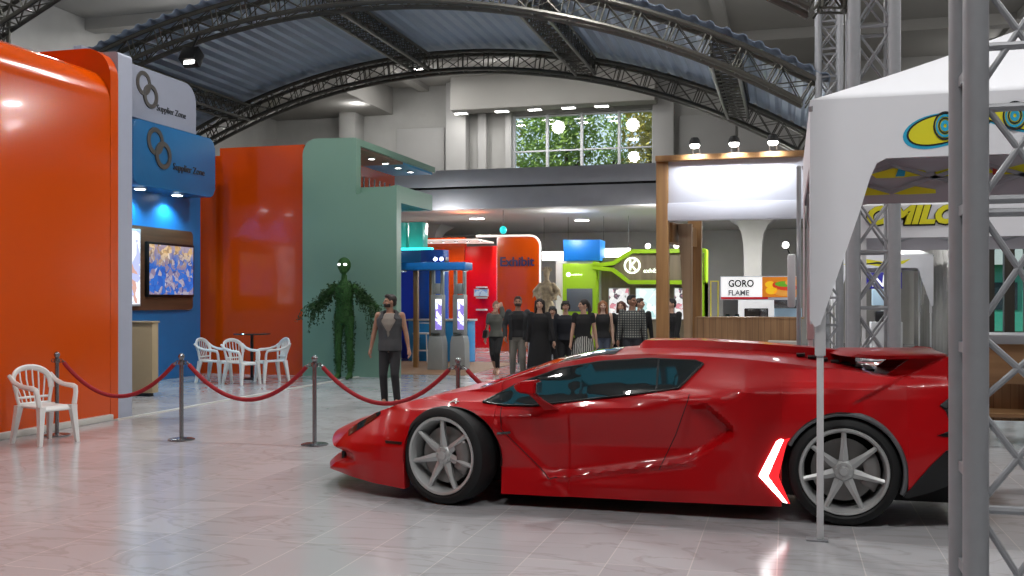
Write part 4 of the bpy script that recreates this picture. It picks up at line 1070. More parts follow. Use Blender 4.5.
# curtain wall along the right of the hall
M_curt = mat('grey_drape', '8b8a88', .85, var=.08, scale=2)
cu = MB()
def drape(u, v):
    y = lerp(26.5, 38.7, u); return (4.42 + .06 * sin(y * 9), y, lerp(.02, 4.2, v))
cu.grid(drape, 260, 4); o = obj('curtain', cu, M_curt); o.modifiers.new('s', 'SOLIDIFY').thickness = .01; tag(o, 'tall grey pleated curtain along the right side of the hall', 'curtain')
# ---------------------------------------------------------------- people
M_skin = {k: mat('skin_' + k, c, .55, var=.04, scale=20) for k, c in (('fair', 'b08a74'), ('tan', '8f6a55'), ('pale', 'bb9a88'))}
M_eye = mat('eye_dark', '140f0c', .2); M_lip = mat('lip', '8a4a44', .5)
def cloth(name, c, scale=60, var=.12): return mat('cloth_' + name, c, .85, var=var, scale=scale)
def plaid():
    m = cloth('plaid', '6d7069')
    nt, b = nodes(m); tc = nt.nodes.new('ShaderNodeTexCoord'); outs = []
    for d, s_ in (('X', 7.), ('Z', 7.)):
        w = nt.nodes.new('ShaderNodeTexWave'); w.wave_type = 'BANDS'; w.bands_direction = d; w.inputs['Scale'].default_value = s_
        nt.links.new(tc.outputs['Object'], w.inputs['Vector']); outs.append(w.outputs['Fac'])
    mu = nt.nodes.new('ShaderNodeMath'); mu.operation = 'MULTIPLY'; nt.links.new(outs[0], mu.inputs[0]); nt.links.new(outs[1], mu.inputs[1])
    r = ramp(nt, [(0, rgb('33363a')), (.4, rgb('565a54')), (.9, rgb('8f9088'))]); nt.links.new(mu.outputs[0], r.inputs[0]); nt.links.new(r.outputs[0], b.inputs['Base Color']); return m
def stripes():
    m = cloth('stripes', '8a8a86'); nt, b = nodes(m); tc = nt.nodes.new('ShaderNodeTexCoord')
    w = nt.nodes.new('ShaderNodeTexWave'); w.bands_direction = 'X'; w.inputs['Scale'].default_value = 8; w.inputs['Distortion'].default_value = 2.5
    nt.links.new(tc.outputs['Object'], w.inputs['Vector']); r = ramp(nt, [(.35, rgb('1a1a1b')), (.6, rgb('a7a7a2'))]); nt.links.new(w.outputs['Fac'], r.inputs[0]); nt.links.new(r.outputs[0], b.inputs['Base Color']); return m
M_plaid, M_stripe = plaid(), stripes()

def ik(a, b, l1, l2, pole):
    a, b, pole = Vector(a), Vector(b), Vector(pole)
    d = b - a; L = min(d.length, (l1 + l2) * .999); d.normalize(); b = a + d * L
    c = (L * L + l1 * l1 - l2 * l2) / (2 * L); h = sqrt(max(l1 * l1 - c * c, 0))
    p = (pole - d * pole.dot(d)).normalized()
    return a + d * c + p * h, b

def person(label, loc, rz, H=1.7, fem=False, skin='fair', yaw=0., pitch=0., hands=None, feet=None, top=None, sleeve=1., bottom=None, skirt=None, coat=None,
           hair='short', hairc='2a1d14', shoes='0d0d0e', beard=None, jacket=None, group='people walking in the hall', bag=False, lean=0., heel=0.):
    t = thing('person', label, 'person', loc, rz, None)
    s = H / 1.75
    sk = M_skin[skin]
    shx = .165 if fem else .19; hpx = .085
    feet = feet or [(.09, .02), (-.09, -.03)]
    Z = lambda p: tuple(c * s for c in p)
    legs = []
    for i, sx in enumerate((1, -1)):
        hip = Vector((sx * hpx, 0, .92)); fx, fy = feet[i]
        ank = Vector((fx, fy, .085 + heel + (.02 if fy > .08 else 0)))
        knee, ank = ik(hip, ank, .44, .42, (0, -1, 0)); legs.append((hip, knee, ank))
    hands = hands or [(.27, -.02, .80), (-.27, -.02, .80)]
    arms = []
    for i, sx in enumerate((1, -1)):
        sh = Vector((sx * shx, .005, 1.425)); wr = Vector(hands[i])
        el, wr = ik(sh, wr, .29, .26, (sx * .5, .8, -.1)); arms.append((sh, el, wr))
    torso = [(.84, .10, .085), (.92, .165 if fem else .16, .115), (1.0, .155 if fem else .155, .105), (1.07, .122 if fem else .145, .09), (1.17, .132 if fem else .155, .1), (1.28, .152 if fem else .178, .125 if fem else .118), (1.37, .158 if fem else .188, .105), (1.43, .12, .075), (1.465, .06, .058), (1.54, .05, .055)]
    def tor(mb, z0, z1, d, n=20, flare=0.):
        rs = []
        zs = [z0] + [z for z, *_ in torso if z0 < z < z1] + [z1]
        for z in zs:
            rx = interp([(q[0], q[1]) for q in torso], z) + d; ry = interp([(q[0], q[2]) for q in torso], z) + d
            if z < 1.0: rx += flare * (1.0 - z); ry += flare * (1.0 - z)
            rs.append([Z((rx * cos(a), ry * sin(a), z)) for a in [2 * pi * k / n for k in range(n)]])
        mb.rings(rs)
    cap = lambda mb, a, ra, b, rb: mb.caps(Vector(a) * s, ra * s, Vector(b) * s, rb * s)
    HM = Matrix.Translation(Vector((0, 0, 1.53 * s))) @ Matrix.Rotation(yaw, 4, 'Z') @ Matrix.Rotation(pitch, 4, 'X') @ Matrix.Diagonal((s, s, s, 1)) @ Matrix.Translation((0, 0, -1.53))
    def hell(mb, c, rx, ry, rz):
        v0 = len(mb.bm.verts); mb.ell(c, rx, ry, rz, 14, 9); mb.bm.verts.ensure_lookup_table()
        for v in mb.bm.verts[v0:]: v.co = HM @ v.co
    def hcap(mb, a, ra, b, rb): mb.caps(HM @ Vector(a), ra * s, HM @ Vector(b), rb * s)
    # ---- body: one continuous skin
    B = MB()
    tor(B, .84, 1.54, 0)
    hell(B, (0, .005, 1.645), .074, .092, .105); hell(B, (0, -.03, 1.588), .054, .058, .058); hell(B, (0, -.055, 1.556), .03, .03, .022)
    hcap(B, (0, -.088, 1.655), .010, (0, -.108, 1.612), .015)
    for sx in (-1, 1):
        hell(B, (sx * .077, .01, 1.632), .012, .022, .033); hell(B, (sx * .04, -.06, 1.61), .025, .028, .026); hell(B, (sx * .03, -.078, 1.665), .026, .014, .01)
    hell(B, (0, -.086, 1.583), .024, .012, .009)
    for hip, knee, ank in legs:
        cap(B, hip, .085, knee, .055); cap(B, knee.lerp(ank, .0), .055, knee.lerp(ank, .3) + Vector((0, .012, 0)), .058); cap(B, knee.lerp(ank, .3) + Vector((0, .012, 0)), .058, ank, .035)
        cap(B, ank, .038, ank + Vector((0, -.13, -.05)), .03); cap(B, ank, .036, ank + Vector((0, .03, -.045)), .034)
    for i, (sh, el, wr) in enumerate(arms):
        sx = (1, -1)[i]
        cap(B, sh, .055, sh.lerp(el, .4), .047); cap(B, sh.lerp(el, .4), .047, el, .038); cap(B, el, .040, el.lerp(wr, .35), .039); cap(B, el.lerp(wr, .35), .039, wr, .026)
        d = (wr - el).normalized(); side = d.cross(Vector((sx, 0, 0)))
        side = side.normalized() if side.length > .2 else Vector((0, -1, 0)); nrm = side.cross(d).normalized()
        if d.z < 0 and side.y > 0: side = -side
        pm = wr + d * .075
        cap(B, wr, .026, pm, .034); cap(B, wr + side * .012, .024, pm + side * .02, .020); cap(B, wr - side * .012, .022, pm - side * .022, .018)
        inn = -nrm if nrm.dot(Vector((sx, 0, 0))) > 0 else nrm
        for k, (off, ln) in enumerate(((.033, .068), (.011, .078), (-.011, .073), (-.032, .056))):
            p0 = pm + side * off; p1 = p0 + d * ln * .55 + inn * .006; p2 = p1 + d * ln * .4 + inn * .028
            cap(B, p0, .0095, p1, .009); cap(B, p1, .009, p2, .0075)
        th = wr + d * .025 + side * .026; cap(B, th, .014, th + d * .035 + side * .026 + inn * .01, .0115); cap(B, th + d * .035 + side * .026 + inn * .01, .0115, th + d * .062 + side * .03 + inn * .022, .009)
    body = blob('body', B, .0085 * s, [sk, M_eye, M_lip], t, 2, world=False)
    inv = HM.inverted()
    for p in body.data.polygons:
        q = inv @ p.center
        if q.z > 1.55 and q.y < -.05:
            if abs(abs(q.x) - .031) < .014 and abs(q.z - 1.650) < .0075: p.material_index = 1
            elif abs(q.x) < .024 and abs(q.z - 1.583) < .008: p.material_index = 2
    # ---- clothes
    kw = dict(parent=t, smooth_it=2, world=False)
    if bottom:
        P = MB(); tor(P, .85, 1.03, .012)
        for hip, knee, ank in legs:
            cap(P, hip + Vector((0, .01, -.02)), .102, knee, .070); cap(P, knee, .070, ank + Vector((0, .0, (-.025 if not heel else .03 + heel))), .056)
        blob('trousers', P, .014 * s, bottom, **kw)
    if skirt:
        P = MB(); n = 40
        P.rings([[Z(((rx * (1 + .05 * sin(10 * a) * q)) * cos(a), (ry * (1 + .05 * sin(10 * a) * q)) * sin(a), z)) for a in [2 * pi * k / n for k in range(n)]] for z, rx, ry, q in ((1.05, .138, .105, 0), (.95, .18, .14, .4), (.75, .22, .19, 1), (.52, .25, .22, 1), (.5, .24, .21, 1))])
        obj('skirt', P, skirt, t, world=False)
    if top:
        P = MB(); tor(P, .92, 1.455, .016, flare=.1)
        if sleeve > 0:
            for sh, el, wr in arms:
                if sleeve >= 1: cap(P, sh, .064, el, .052); cap(P, el, .052, wr + (el - wr) * .06, .042)
                else: cap(P, sh, .070, sh.lerp(el, sleeve * 1.2), .060)
        else:
            for sh, *_ in arms: cap(P, sh + Vector((0, 0, -.02)), .05, sh * .8 + Vector((0, 0, .28)), .05)
        blob('shirt' if sleeve else 'sleeveless_top', P, .012 * s, top, **kw)
    if jacket:
        P = MB(); n = 24
        rs = []
        for z in (.86, .95, 1.05, 1.17, 1.28, 1.37, 1.44):
            rx = interp([(q[0], q[1]) for q in torso], max(z, .95)) + .035; ry = interp([(q[0], q[2]) for q in torso], max(z, .95)) + .035
            op = .62 if z < 1.4 else .5
            if sleeve == 0: op = .03 + .62 * sstep((z - 1.12) / .26)
            out = [(rx * cos(a), ry * sin(a), z) for a in [-pi / 2 + op + (2 * pi - 2 * op) * k / n for k in range(n + 1)]]
            inn = [((rx - .018) * cos(a), (ry - .018) * sin(a), z) for a in [-pi / 2 + op + (2 * pi - 2 * op) * k / n for k in range(n, -1, -1)]]
            rs.append([Z(p) for p in out + inn])
        P.rings(rs)
        if sleeve > 0:
            for sh, el, wr in arms: cap(P, sh, .070, el, .058); cap(P, el, .058, wr + (el - wr) * .06, .046)
        else:
            for sx in (-1, 1): P.tube([Z((sx * .10, -.09, 1.36)), Z((sx * .12, -.02, 1.475)), Z((sx * .11, .06, 1.44))], .03 * s, 8, flat=1.)
            P.tube([Z((.09 * cos(a), .02 + .075 * sin(a), 1.475 + .012 * sin(a))) for a in [-.35 + (pi + .7) * k / 14 for k in range(15)]], .032 * s, 8)   # hood roll round the neck
        blob('jacket' if sleeve > 0 else 'vest', P, .012 * s, jacket, **kw)
    if coat:
        P = MB(); n = 28
        P.rings([[Z((rx * cos(a), ry * sin(a), z)) for a in [2 * pi * k / n for k in range(n)]] for z, rx, ry in ((.28, .27, .22), (.5, .25, .20), (.8, .215, .165), (.95, .19, .145), (1.1, .165, .125), (1.28, .19, .145), (1.38, .19, .125), (1.45, .10, .085))])
        for sh, el, wr in arms: cap(P, sh, .071, el, .058); cap(P, el, .058, wr + (el - wr) * .06, .048)
        blob('coat', P, .014 * s, coat, **kw)
    ms = mat('shoe_' + shoes, shoes, .4)
    for hip, knee, ank in legs:
        P = MB(); a = Vector((ank.x, ank.y, ank.z))
        cap(P, a + Vector((0, .03, -.04)), .042, a + Vector((0, -.05, -.045 - heel * .5)), .042); cap(P, a + Vector((0, -.05, -.045 - heel * .5)), .042, a + Vector((0, -.15, -.055 - heel)), .032)
        if not heel: cap(P, a, .046, a + Vector((0, 0, -.03)), .048)
        else: cap(P, a + Vector((0, .045, -.05)), .018, a + Vector((0, .05, -.08 - heel)), .01)
        P.bm.verts.ensure_lookup_table()
        for v in P.bm.verts: v.co.z = max(v.co.z, .004)
        obj('shoe', P, ms, t, world=False)
    # ---- hair
    hm = mat('hair_' + hairc, hairc, .6, var=.3, scale=40)
    P = MB()
    if hair == 'short':
        hell(P, (0, .022, 1.672), .083, .094, .09); hell(P, (0, -.03, 1.728), .06, .06, .035); hell(P, (0, .05, 1.62), .07, .06, .06)
    else:
        hell(P, (0, .02, 1.668), .087, .100, .097)
        if hair == 'bun':
            hell(P, (0, .085, 1.735), .05, .05, .048); hell(P, (0, .06, 1.60), .06, .05, .05)
        elif hair == 'ponytail':
            hell(P, (0, .10, 1.68), .035, .035, .035); hcap(P, (0, .10, 1.68), .035, (.02, .13, 1.55), .042); hcap(P, (.02, .13, 1.55), .042, (.05, .10, 1.36), .02)
        elif hair == 'bowl':
            for k in range(9):
                a = pi * k / 8; hcap(P, (.078 * cos(a), .01 + .085 * sin(a), 1.68), .025, (.085 * cos(a), .01 + .095 * sin(a), 1.585), .022)
            for k in range(5): hcap(P, ((k - 2) * .028, -.06, 1.735), .025, ((k - 2) * .03, -.092, 1.69), .013)
        else:
            for k in range(11):
                a = pi * k / 10; x, y = .078 * cos(a), .015 + .085 * sin(a)
                hcap(P, (x, y, 1.70), .026, (x * 1.12, y * 1.08, 1.58), .03); hcap(P, (x * 1.12, y * 1.08, 1.58), .03, (x * 1.2, y * 1.15 - .02, 1.40 if hair == 'long' else 1.5), .022)
    blob('hair', P, .009 * s, hm, **kw)
    if beard:
        P = MB()
        for k in range(9):
            a = pi + pi * k / 8; hcap(P, (.062 * cos(a), -.02 + .072 * sin(a), 1.60 - .0 * abs(k - 4)), .014, (.05 * cos(a), -.02 + .066 * sin(a), 1.562), .017)
        hcap(P, (-.02, -.092, 1.603), .009, (.02, -.092, 1.603), .009)
        blob('beard', P, .008 * s, hm, **kw)
    if bag:
        P = MB().obox(Z((-.26, .02, .98)), Z((.05, .0, .0)), Z((0, .14, 0)), Z((.015, 0, .10)), bev=.03 * s)
        P.tube([Z((-.25, -.09, 1.05)), Z((-.19, -.03, 1.3)), Z((-.17, .0, 1.47)), Z((-.19, .06, 1.3)), Z((-.25, .12, 1.05))], .011 * s, 8)
        b_ = thing('handbag', 'black handbag on the shoulder of the woman with tied-up hair', 'handbag', loc, rz)
        obj('bag', P, M_black, b_, world=False)
    return t

blk = cloth('black', '141416'); dk = cloth('dark_grey', '2a2b2d'); gry = cloth('grey_trousers', '6a6760'); nav = cloth('navy', '15171f'); ch = cloth('charcoal', '37383a'); tee = cloth('grey_tee', '79736b')
person('man in a dark hooded vest with bare arms, standing before the green fascia', (-5.84, 14.2, 0), R(8), 1.68, skin='tan', yaw=R(-62), hands=[(.33, -.06, .83), (-.33, .02, .84)], feet=[(.13, -.04), (-.10, .06)], top=tee, sleeve=0, bottom=cloth('black_jeans', '1b1b1e'), jacket=ch, hairc='1d140e', beard=True)
person('woman with tied-up hair in grey top raising a hand to her face', (-6.0, 20.5, 0), R(4), 1.56, True, 'fair', yaw=R(15), hands=[(.03, -.17, 1.56), (-.26, -.02, .86)], feet=[(.06, -.10), (-.04, .10)], top=cloth('sage_grey', '50514b'), sleeve=.5, bottom=blk, hair='bun', hairc='6e5846', shoes='a58068', bag=True, heel=.04)
person('bearded man in open grey jacket and grey trousers at the left end of the crowd', (-5.07, 18.84, 0), R(10), 1.67, skin='tan', yaw=R(5), hands=[(.24, -.10, .93), (-.25, -.08, .93)], feet=[(.12, -.03), (-.11, .03)], top=blk, sleeve=1, bottom=gry, jacket=dk, hairc='2e2118', beard=True)
person('smiling woman in a long black coat at the front left of the crowd', (-4.5, 18.3, 0), R(12), 1.62, True, 'fair', yaw=R(-5), hands=[(.30, -.12, .84), (-.27, -.03, .82)], coat=cloth('coat_black', '111113'), top=blk, hair='long', hairc='1c120c', feet=[(.07, -.02), (-.07, .03)], bottom=blk)
person('short dark-haired person mostly hidden behind the crowd, left of the youth in navy', (-4.55, 19.6, 0), R(8), 1.47, True, 'fair', coat=None, top=blk, bottom=blk, hair='bowl', hairc='16100c')
person('black-haired youth in a navy shirt behind the woman in the striped skirt', (-4.10, 18.75, 0), R(10), 1.58, False, 'fair', yaw=R(8), top=nav, bottom=blk, hair='bowl', hairc='0c0a0a', hands=[(.25, -.05, .82), (-.25, -.06, .82)])
person('young woman in black top and striped skirt looking left', (-3.62, 18.1, 0), R(10), 1.61, True, 'fair', yaw=R(-68), hands=[(.27, -.02, .82), (-.26, -.05, .82)], top=blk, sleeve=.32, skirt=M_stripe, hair='ponytail', hairc='1d120d', feet=[(.08, 0), (-.07, .02)])
person('woman with long reddish blond hair in a black sleeveless top', (-3.62, 20.1, 0), R(10), 1.58, True, 'pale', yaw=R(4), top=blk, sleeve=0, bottom=cloth('blue_jeans', '3a4150'), hair='long', hairc='8a5836', hands=[(.24, -.03, .82), (-.24, -.04, .82)])
person('woman with auburn hair in black beside the man in the checked shirt', (-3.28, 20.3, 0), R(6), 1.57, True, 'fair', yaw=R(-10), top=blk, sleeve=.4, bottom=blk, hair='bob', hairc='4a2416')
person('tall dark-haired man in a grey checked shirt looking right', (-2.80, 18.6, 0), R(8), 1.69, False, 'tan', yaw=R(48), top=M_plaid, sleeve=1, bottom=cloth('dark_jeans', '22252c'), hairc='15110f', hands=[(.27, -.03, .82), (-.27, -.03, .82)])
person('man in a black shirt half hidden behind the checked shirt man', (-2.84, 19.9, 0), R(18), 1.63, False, 'fair', yaw=R(60), top=blk, sleeve=1, bottom=blk, hairc='33221a')
person('person in a black suit seen between the timber posts of the header stall', (-2.18, 19.6, 0), R(-30), 1.62, False, 'fair', yaw=R(-30), top=blk, sleeve=1, bottom=blk, jacket=blk, hairc='14100e', hands=[(.20, -.12, .88), (-.22, -.1, .88)])

# ---------------------------------------------------------------- plant figure
M_moss = mat('moss_green', '1f4a16', .8, var=.7, scale=30, bump=.6)
M_ivy = mat('ivy_leaf', '1d3f14', .6, var=.5, scale=12)
px, py = -8.62, 18.55
t = thing('plant_figure', 'tall green alien figure of foliage with glowing white eyes before the green fascia', 'statue', (px, py, 0), R(6))
B = MB(); k_ = 2.46 / 1.75
cap = lambda a, ra, b, rb: B.caps(Vector(a) * k_, ra * k_, Vector(b) * k_, rb * k_)
B.rings([[Vector((rx * cos(a), ry * sin(a), z)) * k_ for a in [2 * pi * i / 20 for i in range(20)]] for z, rx, ry in ((.80, .09, .08), (.9, .135, .1), (.98, .125, .09), (1.08, .11, .08), (1.2, .135, .1), (1.32, .14, .09), (1.38, .09, .065), (1.42, .045, .045), (1.50, .04, .042))])
B.ell(Vector((0, 0, 1.64)) * k_, .098 * k_, .105 * k_, .115 * k_); B.ell(Vector((0, -.03, 1.56)) * k_, .06 * k_, .07 * k_, .055 * k_); B.caps(Vector((0, -.1, 1.62)) * k_, .012 * k_, Vector((0, -.11, 1.58)) * k_, .016 * k_)
AR = []
for sx in (-1, 1):
    hip, kn, an = Vector((sx * .075, 0, .88)), Vector((sx * .085, -.02, .47)), Vector((sx * .085, 0, .07))
    cap(hip, .078, kn, .05); cap(kn, .05, kn.lerp(an, .35) + Vector((0, .015, 0)), .056); cap(kn.lerp(an, .35) + Vector((0, .015, 0)), .056, an, .034); cap(an, .04, an + Vector((0, -.12, -.04)), .032); cap(an, .036, an + Vector((0, .03, -.03)), .034)
    sh, el, wr = Vector((sx * .15, 0, 1.33)), Vector((sx * .26, .0, 1.20)), Vector((sx * .40, -.03, 1.08))
    cap(sh, .05, el, .036); cap(el, .036, wr, .026); AR.append((sx, sh, el, wr))
    for q, (dz, ln) in enumerate(((.03, .07), (.01, .08), (-.012, .075), (-.034, .06))): cap(wr + Vector((sx * .05, .0, dz - .02)), .011, wr + Vector((sx * (.05 + ln), -.01, dz * 1.3 - .05)), .008)
    cap(wr, .028, wr + Vector((sx * .05, 0, -.02)), .03); cap(wr, .014, wr + Vector((sx * .04, -.05, .02)), .01)
    cap(kn + Vector((sx * .03, .02, -.1)), .02, kn + Vector((sx * .06, .03, -.22)), .008)
blob('body', B, .017, M_moss, t, 2, world=False)
ey = MB()
for sx in (-1, 1): ey.ell(Vector((sx * .042, -.088, 1.645)) * k_, .030 * k_, .02 * k_, .018 * k_)
e_ = obj('eyes', ey, mat('eye_glow', 'ffffff', .3, emit='ffffff', es=2.2), t, world=False); e_['label'] = 'glowing white eyes'
rr = random.Random(11)
lf = MB()
def leaf(mb, p, d, sz):
    d = d.normalized(); u = d.orthogonal().normalized(); u = (Matrix.Rotation(rr.uniform(0, 6.28), 3, d) @ u)
    n_ = d.cross(u) * .15
    mb.poly([p, p + d * sz * .5 + u * sz * .33 + n_ * sz, p + d * sz, p + d * sz * .5 - u * sz * .33 + n_ * sz])
for sx, sh, el, wr in AR:
    st_ = MB()
    st_.tube([sh * k_, el * k_, wr * k_], .02, 6)
    for _ in range(40):                                   # trailing sprigs hanging from the arm
        q = rr.uniform(.15, 1.15); p = (sh.lerp(el, q * 2) if q < .5 else el.lerp(wr, q * 2 - 1)) * k_
        L = rr.uniform(.12, .52) * (.4 + q); P = [p]; d = Vector((sx * rr.uniform(-.1, .55), rr.uniform(-.5, .4), rr.uniform(-.3, .5)))
        for _k in range(7):
            d = (d + Vector((0, 0, -.35))).normalized(); P.append(P[-1] + d * L / 7)
        st_.tube(P, [.006] * 7 + [.002], 4)
        for p_ in P[1:]:
            for _k in range(4): leaf(lf, p_ + Vector((rr.gauss(0, .015), rr.gauss(0, .015), rr.gauss(0, .015))), Vector((rr.gauss(0, 1), rr.gauss(0, 1), rr.gauss(-.4, 1))), rr.uniform(.035, .065))
    obj('stems', st_, M_ivy, t, world=False)
    for _ in range(560):
        q = rr.random(); p = (sh.lerp(el, q * 2) if q < .5 else el.lerp(wr, q * 2 - 1)) * k_
        leaf(lf, p + Vector((rr.gauss(0, .05), rr.gauss(0, .04), rr.gauss(0, .055))), Vector((rr.gauss(0, 1), rr.gauss(0, 1), rr.gauss(0, 1))), rr.uniform(.04, .07))
for _ in range(1900):                                    # small leaves over trunk and legs
    z = rr.uniform(.1, 1.42); a = rr.uniform(0, 6.28)
    if z > .85:
        rx, ry = interp([(.8, .1), (.9, .135), (1.08, .11), (1.32, .14), (1.4, .07)], z), .085; c = Vector((0, 0, z))
    else:
        rx = ry = interp([(.07, .04), (.3, .055), (.47, .05), (.88, .078)], z); c = Vector((rr.choice((-1, 1)) * .083, 0, z))
    n_ = Vector((cos(a), sin(a), rr.uniform(-.6, .4)))
    leaf(lf, (c + Vector((rx * cos(a), ry * sin(a), 0))) * k_, n_, rr.uniform(.025, .05))
fo = obj('foliage', lf, M_ivy, t, smooth=0, world=False)
# ---------------------------------------------------------------- the red sports car
CY = 8.45; NY = 7.40          # centre line and near flank
M_carp = mat('red_car_paint', 'a80009', .36, spec=.25, var=.02, coat=.4)
nodes(M_carp)[1].inputs['Coat Roughness'].default_value = .03
M_cglass = mat('tinted_glass', '0a1a1e', .03, spec=.9, coat=1., var=.02)
M_tyre = mat('tyre_rubber', '06090b', .7, var=.12, scale=30)
M_rim = mat('silver_wheel', 'aeb0b0', .35, metal=.3, var=.05)
M_disc = mat('brake_disc', '8c8a88', .45, metal=.3)
M_liner = mat('arch_liner_grey', '55575a', .6)
M_seam = mat('panel_gap_dark', '22040a', .7)
car = thing('sports_car', 'low red wedge shaped sports car with rear wing in the foreground', 'car', (-1.2, CY, 0))
TOP = [(-3.70, .36), (-3.62, .45), (-3.52, .545), (-3.3, .665), (-3.08, .745), (-2.73, .83), (-2.5, .865), (-2.38, .885), (-2.10, .985), (-1.76, 1.095), (-1.44, 1.155), (-1.04, 1.18), (-.65, 1.17), (-.35, 1.155), (0, 1.125), (.43, 1.085), (.62, 1.055), (.76, 1.05), (.86, 1.085), (.98, 1.165), (1.08, 1.20), (1.2, 1.19), (1.3, 1.12)]
CEN = [(-3.95, .36), (-3.7, .44), (-3.5, .56), (-3.3, .67), (-3.0, .765), (-2.71, .83), (-2.44, .905), (-2.25, .975), (-1.9, 1.10), (-1.55, 1.175), (-1.2, 1.215), (-.7, 1.225), (-.2, 1.20), (.1, 1.17), (.4, 1.11), (.7, 1.04), (.9, 1.0), (1.3, .98)]
BOT = [(-3.70, .165), (-3.4, .125), (-2.95, .095), (-2.1, .10), (-1.1, .105), (.0, .12), (.78, .24), (.95, .28), (1.1, .33), (1.3, .37)]
FA = (-2.54, .36, .40); RA = (.385, .385, .425)      # wheel arches: x, z, radius
D = [(-3.70, [(.1, .40), (.2, .33), (.36, .36), (.6, .5)]),
     (-3.45, [(.1, .24), (.25, .19), (.36, .185), (.42, .21), (.62, .36)]),
     (-3.2, [(.1, .12), (.3, .10), (.43, .11), (.5, .15), (.7, .33)]),
     (-2.93, [(.1, .05), (.43, .03), (.6, .07), (.72, .16), (.79, .33)]),
     (-2.53, [(.1, .04), (.6, .0), (.74, .03), (.80, .11), (.86, .34)]),
     (-2.1, [(.1, .06), (.3, .10), (.55, .06), (.70, .06), (.77, .14), (.98, .329)]),
     (-1.5, [(.1, .05), (.2, .06), (.3, .11), (.5, .12), (.74, .05), (.79, .06), (.84, .155), (1.15, .434)]),
     (-.8, [(.1, .03), (.2, .03), (.32, .06), (.5, .10), (.84, .035), (.88, .05), (.93, .18), (1.17, .396)]),
     (-.3, [(.1, .02), (.35, .015), (.5, .02), (.72, .03), (.93, .05), (.97, .10), (1.16, .40)]),
     (.38, [(.1, 0), (.75, 0), (.86, .015), (.97, .05), (1.01, .10), (1.09, .36)]),
     (.8, [(.1, .02), (.7, .0), (.9, .03), (1.0, .07), (1.06, .16)]),
     (1.3, [(.3, .14), (.6, .1), (1.0, .12), (1.2, .16)])]
INT = [(-.72, .83), (-.57, .85), (-.37, .67), (-.37, .62), (-.68, .41), (-.82, .36)]
def sdp(P, x, z):
    ins = False; d = 9.
    for (ax, az), (bx, bz) in zip(P, P[1:] + P[:1]):
        if (az > z) != (bz > z) and x < (bx - ax) * (z - az) / (bz - az) + ax: ins = not ins
        t_ = max(0, min(1, ((x - ax) * (bx - ax) + (z - az) * (bz - az)) / ((bx - ax) ** 2 + (bz - az) ** 2)))
        d = min(d, hypot(x - ax - t_ * (bx - ax), z - az - t_ * (bz - az)))
    return d if ins else -d
def dside(x, z):
    x = max(-3.7, min(1.3, x))
    for (a, ta), (b_, tb) in zip(D, D[1:]):
        if x <= b_:
            u = (x - a) / (b_ - a); k_ = .5 * (1 - sstep((z - .8) / .08)); d = lerp(interp(ta, z), interp(tb, z), u * (1 - k_) + sstep(u) * k_); break
    if -1 < x < -.2 and .3 < z < .95:
        e = sdp(INT, x, z); d += .12 * sstep(e / .05) * sstep((x + .84) / .45)
    # sill blade under the door
    zl = lerp(.235, .40, (x + 1.75) / 1.0)
    if -1.85 < x < -.62: d -= .03 * math.exp(-((z - zl) / .028) ** 2) * sstep((x + 1.85) / .15) * sstep((-.62 - x) / .12)
    # slanted crease from wing to engine deck at the rear haunch
    if .4 < x < 1.1:
        zc = lerp(.86, 1.16, (x - .43) / .55); d += .03 * sstep((zc - z) / .03 + .5) * sstep((x - .4) / .12) * sstep((z - .45) / .3)
    # slanted feature line behind the front wheel
    if -2.2 < x < -1.6:
        zc = lerp(.60, .22, (x + 2.13) / .40); d += .025 * (sstep((z - zc) / .05 + .5) - .5)
    return d
EDGE = [(.15, .0), (.19, -.02), (.235, .03), (.27, .13), (.32, .12), (.345, .05), (.365, 0), (1, 0)]
def xwarp(x, z):
    w = sstep((-3.35 - x) / .35); return x + w * interp(EDGE, z)
def zbot(x):
    z = interp(BOT, x)
    for c, zc, r in (FA, RA):
        if abs(x - c) < r: z = max(z, zc + sqrt(r * r - (x - c) ** 2))
    return z
xs = set()
q = -3.70
while q < 1.3: xs.add(round(q, 4)); q += .02
xs.add(1.3)
for c, zc, r in (FA, RA):
    for k in range(41): xs.add(round(c - r * .9999 * cos(pi * k / 40), 4))
    xs.add(round(c - r - .001, 4)); xs.add(round(c + r + .001, 4))
xs = sorted(xs); NV = 56
def side_panel(mirror):
    mb = MB(); V = []
    for x in xs:
        z0, z1 = zbot(x), interp(TOP, x); col = []
        for j in range(NV + 1):
            z = lerp(z0, z1, j / NV); y = NY + dside(x, z)
            col.append(mb.bm.verts.new((xwarp(x, z), 2 * CY - y if mirror else y, z)))
        V.append(col)
    for A, B_ in zip(V, V[1:]):
        for j in range(NV): mb.face([A[j], B_[j], B_[j + 1], A[j + 1]])
    # inner return round the lower edge gives the shell its thickness
    for A, B_ in zip(V, V[1:]):
        s_ = -1 if mirror else 1
        a, b_ = [mb.bm.verts.new(v.co + Vector((0, s_ * .12, 0))) for v in (A[0], B_[0])]
        mb.face([A[0], B_[0], b_, a])
    return mb
o = obj('body_side', side_panel(False), M_carp, car, smooth=30)
obj('body_side', side_panel(True), M_carp, car, smooth=30)
def top_skin(x0, x1, n, s0=0., s1=1., lift=0.):
    mb = MB()
    def f(u, v):
        x = lerp(x0, x1, u); w = lerp(-s1, s1, v) if s0 == 0 else lerp(-s1, s1, v)
        z1 = interp(TOP, x); yh = (CY - NY) - dside(x, z1); a = abs(w)
        zc = interp(CEN, x)
        z = lerp(zc, z1, 1 - cos(a * pi / 2)) + lift
        nose = -.22 * (1 - a * a) * sstep((-3.2 - x) / .5)
        return (xwarp(x, z) + nose, CY + w * yh, z)
    return mb.grid(f, n, 40)
obj('bonnet', top_skin(-3.70, -2.42, 40), M_carp, car)
